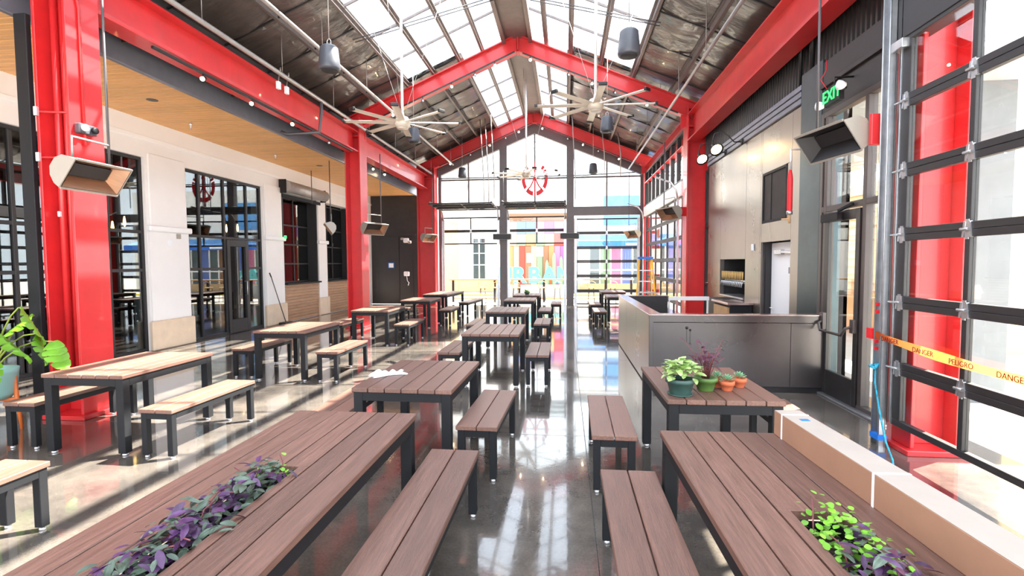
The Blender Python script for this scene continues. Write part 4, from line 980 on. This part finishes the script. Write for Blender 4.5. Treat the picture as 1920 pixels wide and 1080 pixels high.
fan(-1.26, 16.3, 4.6, 'white eight-blade fan hanging from the ridge near the gable', 7.6, a0=.3)
def speaker(x, y, z, label):
    t = thing('pendant_speaker', label, 'speaker', (x, y, z), 0, 'pendant loudspeakers')
    MB().lathe([(.1, -.2), (.152, -.2), (.165, -.17), (.16, -.1), (.135, .14), (.105, .17), (.04, .18)], n=22).build('cabinet', 'speaker', t)
    MB().lathe([(.001, -.206), (.125, -.206), (.125, -.2)], n=20, cap=False).build('grille', 'speaker_grille', t)
    MB().tube([(-.03, 0, .17), (-.03, 0, .25), (0, 0, .29), (.03, 0, .25), (.03, 0, .17)], .008, 6).build('hook', 'galv', t)
    MB().tube([(0, 0, .28), (0, 0, roof_z(x) - z + .02)], .008, 6).build('cable', 'pipe_grey', t)
speaker(-3.65, 7.6, 4.95, 'grey pendant speaker nearest on the aisle side'); speaker(.92, 7.6, 4.95, 'grey pendant speaker nearest on the bar side')
speaker(-3.91, 12.8, 5.07, 'grey pendant speaker below the aisle-side fan'); speaker(1.01, 12.6, 5.13, 'grey pendant speaker below the bar-side fan')
speaker(-3.92, 19, 5.21, 'small looking pendant speaker by the aisle end of the gable'); speaker(1.02, 19, 5.24, 'small looking pendant speaker by the bar end of the gable')

def heater(x, y, z, label, face=1, L=.78, rz=0, tilt=.95, s=1, top=None, face_m='heater_refl', plate=None, gas=True):
    """radiant heater: long axis along local y, opening turned to +x*face and down"""
    t = thing('radiant_heater', label, 'heater', (x, y, z), rz, 'radiant heaters')
    h = bpy.data.objects.new('heater_body', None); COL.objects.link(h); h.parent = t; h.rotation_euler = (0, -tilt * face, 0) ; h.scale = (face * s, s, s)
    L2 = L / 2
    # profile in local x (forward) and z, opening downwards
    prof = [(-.17, -.1), (-.165, -.03), (-.12, .05), (-.05, .1), (.05, .1), (.12, .05), (.17, -.1)]
    def hood(): 
        m = MB(); n = len(prof)
        for a, b in zip(prof[:-1], prof[1:]):
            m.add([(a[0], -L2, a[1]), (b[0], -L2, b[1]), (b[0], L2, b[1]), (a[0], L2, a[1])], [(0, 1, 2, 3)], True)
        m.bar((.17, -L2, -.1), (.17, L2, -.1), .02, .02); m.bar((-.17, -L2, -.1), (-.17, L2, -.1), .02, .02)
        return m
    link('hood', cached('hood|%.2f' % L, hood, 'heater_hood'), h)
    link('reflector', cached('reflector|%.2f|%s' % (L, face_m), lambda: MB().add([(-.155, -L2 + .01, -.1), (-.06, -L2 + .1, .06), (.06, -L2 + .1, .06), (.155, -L2 + .01, -.1), (-.155, L2 - .01, -.1), (-.06, L2 - .1, .06), (.06, L2 - .1, .06), (.155, L2 - .01, -.1)], [(0, 1, 5, 4), (1, 2, 6, 5), (2, 3, 7, 6), (0, 3, 2, 1), (4, 5, 6, 7)]), face_m), h)
    link('emitter', cached('emitter|%.2f' % L, lambda: MB().box(-.07, .07, -L2 + .1, L2 - .1, .02, .045), 'heater_dark'), h)
    for q in (-1, 1):
        link('end_cap', cached('end_cap|%d|%.2f' % (q, L), lambda: MB().prism(prof, q * L2, q * (L2 + .012)), 'heater_hood'), h)
    if top:
        xo, zt = top
        MB().tube([(0, L2 * .7, .12 * s), (0, L2 * .7, zt - z)], .013, 8).build('hanger_pipe', 'pipe_dark', t)
        if gas: MB().tube([(0, -L2 * .6, .12 * s), (0, -L2 * .6, .34), (0, L2 * .7, .34)], .012, 8).build('gas_pipe', 'pipe_grey', t)
    if plate:
        m = MB(); m.cbox(*plate, .004); m.build('mount_plate', 'red', t)
    return t
heater(-5.0, 4.85, 2.72, 'pale radiant heater in front of the nearest red column', 1, .64, top=(0, 4.95))
heater(2.72, 5.5, 3.0, 'dark faced radiant heater beside the roll-up door', -1, .7, top=(0, 5.1), face_m='heater_dark', rz=.2, plate=(.06, .24, -.42, -.38, -.16, .13), gas=False)
heater(-5.14, 13.1, 2.72, 'radiant heater hanging on the hall side of the middle column', 1, .7, rz=-.5, top=(0, 4.72))
heater(-6.4, 13.2, 2.75, 'radiant heater hanging on the wall side of the middle column', -1, .7, rz=.5, top=(0, 4.6))
heater(-5.35, 19.25, 2.78, 'radiant heater hanging on the far aisle column', 1, .7, rz=-.4, top=(0, 4.72))
heater(2.6, 13.0, 3.0, 'radiant heater on a red bracket behind the bar', -1, .7, rz=.4, top=(0, 4.78), plate=(.12, .46, -.05, .05, -.1, .13))
heater(2.55, 19.6, 2.85, 'radiant heater in the far corner by the closed gable door', -1, .7, rz=.5, top=(0, 5.2))
for k, (x, nm) in enumerate(((-2.55, 'left'), (.16, 'right'))):
    t = thing('wall_heater', 'flat black heater panel on the %s gable post' % nm, 'heater', (x, 20.1, 2.8), group='black gable heaters')
    CB(-.36, .36, -.06, .06, -.1, .1, .01).build('panel', 'black', t); CB(-.38, .38, .06, .09, -.12, .12, .004).build('back_tray', 'heater_hood', t); CB(-.04, .04, .09, .18, -.04, .04).build('bracket', 'charcoal', t)
for k, (x, z, nm) in enumerate(((-6.75, 2.72, 'upper white flood light fixture'), (-6.75, 1.3, 'white cable bundle box'))):
    t = thing('wall_fixture', nm + ' on the dark aisle end wall', 'fixture', (x, 20.82, z))
    CB(-.12, .12, -.1, .02, -.1, .1, .03).build('housing', 'paper', t)
    if k: MB().tube([(0, -.05, -.1), (.03, -.06, -.3), (.1, -.06, -.38), (.06, -.05, -.5)], .015, 6).build('cable', 'paper', t)
    else: CB(-.22, -.1, -.16, -.05, .02, .12, .02).build('lamp_head', 'heater_hood', t); CB(.1, .24, -.16, -.05, -.14, -.02, .02).build('lamp_head', 'heater_hood', t)

def pipe(label, pts, r=.03, m='pipe_grey', hang=0):
    o = MB().tube(pts, r, 10).build('sprinkler_pipe', m); tag(o, label, 'pipe', 'ceiling pipes')
    if hang:
        y0, y1 = pts[0][1], pts[-1][1]; y = y0 + .8
        while y < y1:
            x, z = pts[0][0], pts[0][2]; q = MB(); q.tube([(x, y, z + .05), (x, y, roof_z(x) + .02)], .006, 5); q.tube([(x - .045, y, z), (x, y, z + .06), (x + .045, y, z), (x, y, z - .045), (x - .045, y, z)], .006, 5)
            q.build('pipe_hanger', 'pipe_grey', o); y += 2.1
    return o
pipe('grey pipe running along above the long aisle beam', [(-5.3, 2, 5.3), (-5.3, 20, 5.3)], .04, hang=1)
pipe('grey pipe running under the roof lining on the aisle side', [(-4.5, 2, 5.7), (-4.5, 20, 5.7)], .035, hang=1)
pipe('grey pipe running under the roof lining on the bar side', [(2.4, 2, 5.3), (2.4, 19.6, 5.3)], .03, hang=1)
o = pipe('dark elbowed pipe dropping off the aisle pipe near the middle column', [(-5.3, 10.6, 5.27), (-5.3, 10.6, 5.05), (-5.36, 10.6, 4.62), (-6.0, 10.4, 4.55), (-6.1, 10.35, 4.6)], .035, 'pipe_dark')
pipe('slim dark conduit dropping to the ledge over the steel wall', [(3.41, 7.86, 4.3), (3.41, 7.86, 6.0)], .025, 'black')
pipe('thicker dark conduit dropping to the steel pier top', [(3.42, 7.54, 4.4), (3.42, 7.54, 6.0)], .035, 'black')
pipe('pale conduit crossing below the far roof frame', [(-4.95, 19.4, 5.05), (.6, 19.4, 5.05), (2.6, 19.4, 5.12)], .022, 'pipe_dark')
def risers():
    # cluster of thin rods hanging over the gable door openings
    for k, (x, y, z0, z1) in enumerate(((-3.0, 18.4, 4.0, 6.6), (-2.85, 18.6, 4.0, 6.8), (-2.6, 18.35, 4.1, 6.8), (0.35, 18.3, 4.0, 7.0), (1.4, 18.6, 4.9, 6.4), (2.0, 18.8, 4.9, 6.2))):
        o = MB().tube([(x - .12, y, roof_z(x - .12) + .02), (x, y, z0 + .8), (x, y, z0)], .018, 6).build('hanger_rod', 'pipe_grey'); tag(o, 'thin pale hanger rod towards the gable doors, ' + ['leftmost of the cluster of three', 'middle of the cluster of three', 'rightmost of the cluster of three', 'alone over the centre gable door', 'third from the bar side', 'closest to the bar side'][k], 'rod', 'hanger rods by the gable')
risers()

def spot(parent, p, aim, lit):
    h = bpy.data.objects.new('spot_head', None); COL.objects.link(h); h.parent = parent; h.location = p
    h.rotation_mode = 'QUATERNION'; h.rotation_quaternion = Vector(aim).normalized().to_track_quat('Z', 'Y')
    MB().lathe([(.02, -.06), (.035, -.05), (.04, .03), (.036, .045), (.03, .03)], n=12, cap=False).build('shell', 'black', h)
    MB().ball((0, 0, .03), .034, 10, 6).build('lamp', 'bulb' if lit else 'chrome', h)
def tracklight(label, a, b, spots, off=.1):
    a, b = Vector(a), Vector(b); t = thing('track_light', label, 'track light', tuple(a), group='track lights')
    MB().bar((0, 0, 0), b - a, .04, .03).build('track', 'black', t)
    for f, lit in spots:
        p = (b - a) * f; MB().tube([p, p + Vector((0, 0, -off))], .008, 6).build('stem', 'black', t)
        spot(t, p + Vector((0, 0, -off)), (.25, -.75, -.35), lit)
tracklight('black spotlight track under the long aisle beam', (-5.5, 6.3, 4.66), (-5.5, 12.6, 4.66), [(.15, 1), (.34, 1), (.55, 1), (.8, 0)], .08)
rz_ = lambda x, o: 7.66 - .425 * abs(x - XR) - o
for yy, nm, d in ((13.1, 'nearer', 1), (19.72, 'farther', 1)):
    tracklight('black spotlight track along the %s red frame, aisle slope' % nm, (-5.0, yy, rz_(-5.0, .47)), (-1.3, yy, rz_(-1.3, .47)), [(.12, 1), (.34, 0), (.55, 1), (.72, 0), (.86, 1)])
    tracklight('black spotlight track along the %s red frame, bar slope' % nm, (-1.1, yy, rz_(-1.1, .47)), (2.8, yy, rz_(2.8, .47)), [(.05, 1), (.3, 0), (.45, 1), (.6, 0), (.8, 1)])
def aislespots():
    t = thing('track_light', 'short row of small spots under the far aisle soffit', 'track light', (-6.0, 13.9, 4.8), group='track lights')
    MB().bar((0, 0, 0), (0, 3.2, 0), .04, .03).build('track', 'black', t)
    for y in (.4, 1.4, 2.4): MB().tube([(0, y, 0), (0, y, -.08)], .008, 5).build('stem', 'black', t); spot(t, (0, y, -.08), (.3, -.6, -.5), True)
aislespots()
def misc():
    t = thing('cable_tags', 'two white tagged cables hanging off the aisle pipe', 'cable', (-5.3, 8.95, 5.3))
    for y in (0, .28):
        MB().tube([(.05, y, .0), (.05, y, .08), (-.02, y + .1, .1), (-.08, y + .14, -.12)], .009, 6).build('cable', 'pipe_grey', t); CB(-.11, -.05, y + .1, y + .18, -.26, -.12).build('tag', 'paper', t)
    # roller shutter housing over the serving window
    t = thing('roller_shutter', 'grey roller shutter drum above the serving window', 'shutter', (XL + .2, 13.95, 4.02))
    MB().lathe([(.17, 0), (.17, 2.4)], (0, 0, 0), 20, 'y').build('drum', 'pipe_grey', t); CB(-.2, .03, -.02, 0, -.2, .2).build('end_bracket', 'charcoal', t); CB(-.2, .03, 2.4, 2.42, -.2, .2).build('end_bracket', 'charcoal', t)
    CB(-.19, -.13, .05, 2.35, -.3, -.2).build('guide', 'charcoal', t)
    o = MB().tube([(XL + .5, 14.9, 4.63), (XL + .5, 14.9, 3.6)], .014, 6).build('hanger_rod', 'pipe_dark'); tag(o, 'dark rod hanging from the wooden ceiling before the serving window', 'rod')
    for z, nm in ((2.3, 'round white speaker plate low on the first white pier'),):
        o = MB().lathe([(.001, .055), (.06, .055), (.07, .05), (.075, .045)], (XL, 9.75, 2.2), 16, 'x').build('wall_sensor', 'paper'); tag(o, 'round white sensor on the first white pier', 'sensor')
    o = CB(XL + .05, XL + .08, 9.92, 10.02, 2.3, 2.4).build('wall_switch', 'heater_hood'); tag(o, 'small square grey switch on the first white pier', 'switch')
    o = CB(XL + .11, XL + .15, 13.95, 14.03, 2.5, 2.58).build('indicator_light', 'exit_green'); tag(o, 'small green indicator on the second white pier', 'light')
    # red emblem hung in the gable window
    t = thing('gable_emblem', 'red horseshoe and arrow emblem in the gable window', 'emblem', (-1.235, 20.33, 5.12))
    rx, rz2 = .53, .69
    def arc(a0, a1, r0=.74, r1=1.0, n=10):
        pts = [(rx * r1 * math.cos(a0 + (a1 - a0) * i / n), rz2 * r1 * math.sin(a0 + (a1 - a0) * i / n)) for i in range(n + 1)] + [(rx * r0 * math.cos(a1 + (a0 - a1) * i / n), rz2 * r0 * math.sin(a1 + (a0 - a1) * i / n)) for i in range(n + 1)]
        m = MB(); k = len(pts) // 2
        vs = [(x, 0, z) for x, z in pts] + [(x, .025, z) for x, z in pts]; N = len(pts)
        fs = []
        for i in range(k - 1):
            a, b, c, d = i, i + 1, N - 2 - i, N - 1 - i; fs += [(a, b, c, d), (a + N, d + N, c + N, b + N)]
        fs += [(i, (i + 1) % N, (i + 1) % N + N, i + N) for i in range(N)]
        m.add(vs, fs); return m
    for a0, a1 in ((R(-38), R(18)), (R(162), R(218)), (R(-82), R(-46)), (R(226), R(262)), (R(24), R(34)), (R(40), R(52)), (R(146), R(156)), (R(128), R(140))): arc(a0, a1).build('horseshoe_segment', 'red_flat', t)
    MB().prism([(-.1, .34), (.1, .34), (.02, .5), (0, .72), (-.02, .5)], 0, .025).build('arrow_head', 'red_flat', t)
    MB().prism([(-.022, -.69), (.022, -.69), (.022, .34), (-.022, .34)], 0, .025).build('arrow_shaft', 'red_flat', t)
    for s in (-1, 1):
        MB().tube([(s * .02, .012, .1), (s * .07, .012, -.1), (s * .17, .012, -.3), (s * .3, .012, -.45)], .028, 6).build('curved_stroke', 'red_flat', t)
    MB().tube([(0, .012, .7), (0, .012, 1.75)], .006, 5).build('wire', 'pipe_dark', t)
misc()

# ================================================================== OUTSIDE
def outside():
    # high counter along the gable doors with posts
    t = thing('patio_counter', 'long wooden high counter on posts outside the gable doors', 'counter', (-5.2, 22.2, 0))
    for k in range(3): CB(k * 2.72, k * 2.72 + 2.7, -.18, .18, .97, 1.02).build('top_board', 'tan_wood', t)
    for x in (.1, 2.0, 3.1, 4.2, 5.3, 6.9, 8.0): CB(x, x + .09, -.05, .05, -.02, .97).build('post', 'charcoal', t)
    CB(.1, 8.1, -.02, .02, .12, .17).build('foot_rail', 'tan_wood', t)
    for k, (x, y) in enumerate(((-3.6, 21.6), (-2.95, 21.7), (-2.15, 21.6), (-1.0, 21.7), (-.35, 21.6), (1.1, 21.7), (2.0, 21.6))):
        s = thing('bar_stool', 'metal bar stool with wooden back loop at the patio counter, %s' % ['far left', 'second from the left', 'by the left gable post', 'centre left', 'centre right', 'behind the closed door', 'far right'][k], 'stool', (x, y, -.02), group='patio bar stools')
        MB().lathe([(.17, .66), (.18, .68), (.17, .7)], n=16).build('seat', 'tan_wood', s)
        for a in (.8, 2.36, 3.93, 5.5): MB().tube([(.13 * math.cos(a), .13 * math.sin(a), .66), (.2 * math.cos(a), .2 * math.sin(a), 0)], .013, 6).build('leg', 'bronze', s)
        MB().tube([(-.15, -.1, .68), (-.16, -.13, .9), (0, -.17, .97), (.16, -.13, .9), (.15, -.1, .68)], .016, 6).build('back_loop', 'tan_wood', s)
    t = thing('block_letters', 'pale cyan standing letters spelling URBAN on the patio', 'letters', (-1.5, 24.3, 0))
    cu = [('U', -1.68), ('R', -.98), ('B', -.24), ('A', .5), ('N', 1.24)]
    for c, x in cu: text(c, 'cyan', t, (x + .22, 0, 1.1), (PI / 2, 0, 0), 1.08, 'letter', .08, bold=.035)
    CB(-2.0, 1.6, -.15, .15, -.02, .66).build('plinth', 'ext_grey', t)
    # white building opposite, left
    b = thing('shop_building', 'white building with tan pilaster and teal door across the patio', 'building', (0, 30, 0))
    B(-14, -3.4, 0, 6, 0, 9).build('wall', 'ext_white', b)
    CB(-7.3, -6.5, -.12, 0, 0, 4.2).build('pilaster', 'ext_tan', b); CB(-7.4, -3.4, -.1, 0, 0, .8).build('wall_base', 'ext_tan', b)
    for x in (-5.55, -5.15):
        CB(x, x + .3, -.08, 0, .5, 3.2).build('window', 'teal_steel', b)
        for z in (1.6, 2.3, 2.9): CB(x, x + .3, -.1, -.08, z, z + .05).build('glazing_bar', 'white_paint', b)
    CB(-4.6, -3.6, -.05, 0, .9, 3.2).build('wall_panel', 'white_paint', b); CB(-14, -3.4, -.25, 0, 4.3, 4.55).build('cornice', 'white_paint', b)
    text('THPA', 'ext_grey', b, (-6.4, -.02, 6.25), (PI / 2, 0, 0), .62, 'sign_letters', .02)
    # centre shop with mural
    b = thing('mural_shop', 'colourful mural shopfront straight ahead across the patio', 'building', (-1.5, 29, 0))
    B(-1.9, 2.0, .1, 5, 0, 4.6).build('wall', 'mural_brown', b)
    cols = ['mural_orange', 'ext_tan', 'mural_red', 'mural_brown', 'ext_tan', 'mural_green', 'mural_brown', 'mural_orange', 'mural_pink', 'mural_purple', 'mural_purple']
    for k, c in enumerate(cols): CB(-1.85 + k * .34, -1.85 + k * .34 + .32, 0, .1, .1, 2.7).build('mural_panel', c, b)
    for k, c in enumerate(['ext_tan', 'mural_green', 'mural_orange', 'mural_green', 'ext_tan', 'mural_red', 'mural_purple']): CB(-1.85 + k * .54, -1.85 + k * .54 + .52, -.02, .1, 2.72, 3.4).build('mural_panel', c, b)
    for k, c in enumerate(['ext_white', 'mural_blue', 'mural_blue', 'mural_pink', 'mural_purple', 'mural_pink', 'ext_grey']): CB(-1.85 + k * .54, -1.85 + k * .54 + .52, -.02, .1, 3.42, 4.1).build('mural_panel', c, b)
    for x, z in ((-.75, 1.75), (-.2, 2.1)): CB(x, x + .42, -.06, 0, z, z + .55).build('poster', 'paper', b)
    for x, h in ((.85, 2.3), (1.25, 2.1), (.45, 1.9)): MB().lathe([(.12, 0), (.13, 1), (.1, h - .2), (.02, h)], (x, -.4, 0), 8).build('cactus', 'mural_green', b)
    # right: shop with blue awning
    b = thing('awning_shop', 'shop with a blue awning and glazed front beyond the closed gable door', 'building', (3, 29.5, 0))
    B(-2.3, 8, .3, 5, 0, 6.4).build('wall', 'ext_white', b)
    MB().prism([(.3, 3.35), (-1.0, 2.95), (-1.0, 2.9), (.3, 3.3)], -2.3, 7.5, 'x').build('awning_top', 'awning_light', b); B(-2.3, 7.5, -1.03, -1.0, 2.62, 2.95).build('awning_valance', 'awning', b)
    B(.35, 1.75, -1.04, -1.03, 2.7, 2.8).build('valance_band', 'paper', b)
    for k, c in enumerate(['ext_white', 'shop_glass', 'mural_green', 'mural_pink', 'mural_blue', 'shop_glass', 'mural_brown', 'shop_glass', 'mural_blue', 'shop_glass', 'shop_glass']):
        CB(-2.2 + k * .62, -2.2 + k * .62 + .54, .22, .3, .5, 2.7).build('shop_window', c, b); CB(-2.2 + k * .62 - .08, -2.2 + k * .62, .18, .3, 0, 2.8).build('window_post', 'white_paint', b)
    CB(-2.3, 6, .16, .3, 1.25, 1.33).build('window_rail', 'white_paint', b); CB(-2.3, 7, .1, .3, 0, .5).build('stall_riser', 'ext_tan', b)
    CB(-.8, 1.6, .25, .28, 3.9, 5.6).build('sign_panel', 'awning_light', b)
    o = CB(-14, 14, 26.2, 26.35, -.02, .08, .01).build('kerb', 'kerb_yellow'); tag(o, 'yellow painted kerb beyond the patio', 'kerb', kind='structure')
    # right side: canopy added to shade the exit door, on a grey pillar, siding kiosk, hedge
    t = thing('shade_canopy', 'flat canopy added for shade, on a wide grey pillar outside the roll-up door', 'canopy', (6.0, 8.0, 0))
    CB(-2.3, .9, -1.9, 5.0, 3.9, 4.15).build('canopy_roof', 'ext_grey', t); CB(-1.28, -.62, -1.3, -.7, -.02, 3.9).build('pillar', 'pillar_grey', t); CB(-2.0, -1.6, 4.4, 4.8, -.02, 3.9).build('pillar', 'ext_grey', t)
    b = thing('siding_kiosk', 'kiosk with pale yellow clapboard siding outside the exit door', 'building', (7.2, 12.2, 0))
    B(.05, 4, -2, 6, -.02, 3.6).build('wall', 'ext_siding', b)
    sl = MB().prism([(.05, 0), (.0, 0), (.04, .19), (.05, .19)], -2.02, 6).mesh('siding_board'); sl.materials.append(M['ext_siding'])
    for k in range(18): link('siding_board', sl, b, (0, 0, .05 + k * .195))
    CB(-.5, .05, -1.5, 5, .95, 1.02).build('counter', 'tan_wood', b); CB(-.04, .04, -2.06, -1.96, 0, 3.6).build('corner_board', 'white_paint', b)
    MB().lathe([(.06, 1.02), (.06, 1.35), (.04, 1.4)], (-.25, -.6, 0), 12).build('tap_tower', 'galv', b)
    b = thing('grey_building', 'plain grey rendered building seen through the roll-up door', 'building', (16, 6, 0))
    B(0, 5, -4, 16, 0, 5.2).build('wall', 'ext_grey', b); CB(-.15, 0, -4, 16, 5.0, 5.25).build('coping', 'ext_white', b)
    for y in (-1, 3, 7): CB(-.06, 0, y, y + 2, .2, 3).build('window', 'shop_glass', b)
def bushes():
    rnd = random.Random(9)
    for k, (x, y, r, nm) in enumerate(((11.6, 13.2, 1.3, 'nearer round green bush beyond the grey pillar'), (13.6, 15.6, 1.6, 'farther round green bush beyond the grey pillar'))):
        m = MB(); m.ball((0, 0, r * .85), r, 26, 18, .85); m.v = [(a * (1 + .09 * math.sin(7 * a + 5 * c) + rnd.uniform(-.04, .04)), b * (1 + .09 * math.sin(8 * b - 4 * c)), c + rnd.uniform(-.04, .04)) for a, b, c in m.v]
        o = m.build('bush', 'hedge', None, (x, y, 0)); tag(o, nm, 'bush', 'bushes outside')
outside()
bushes()
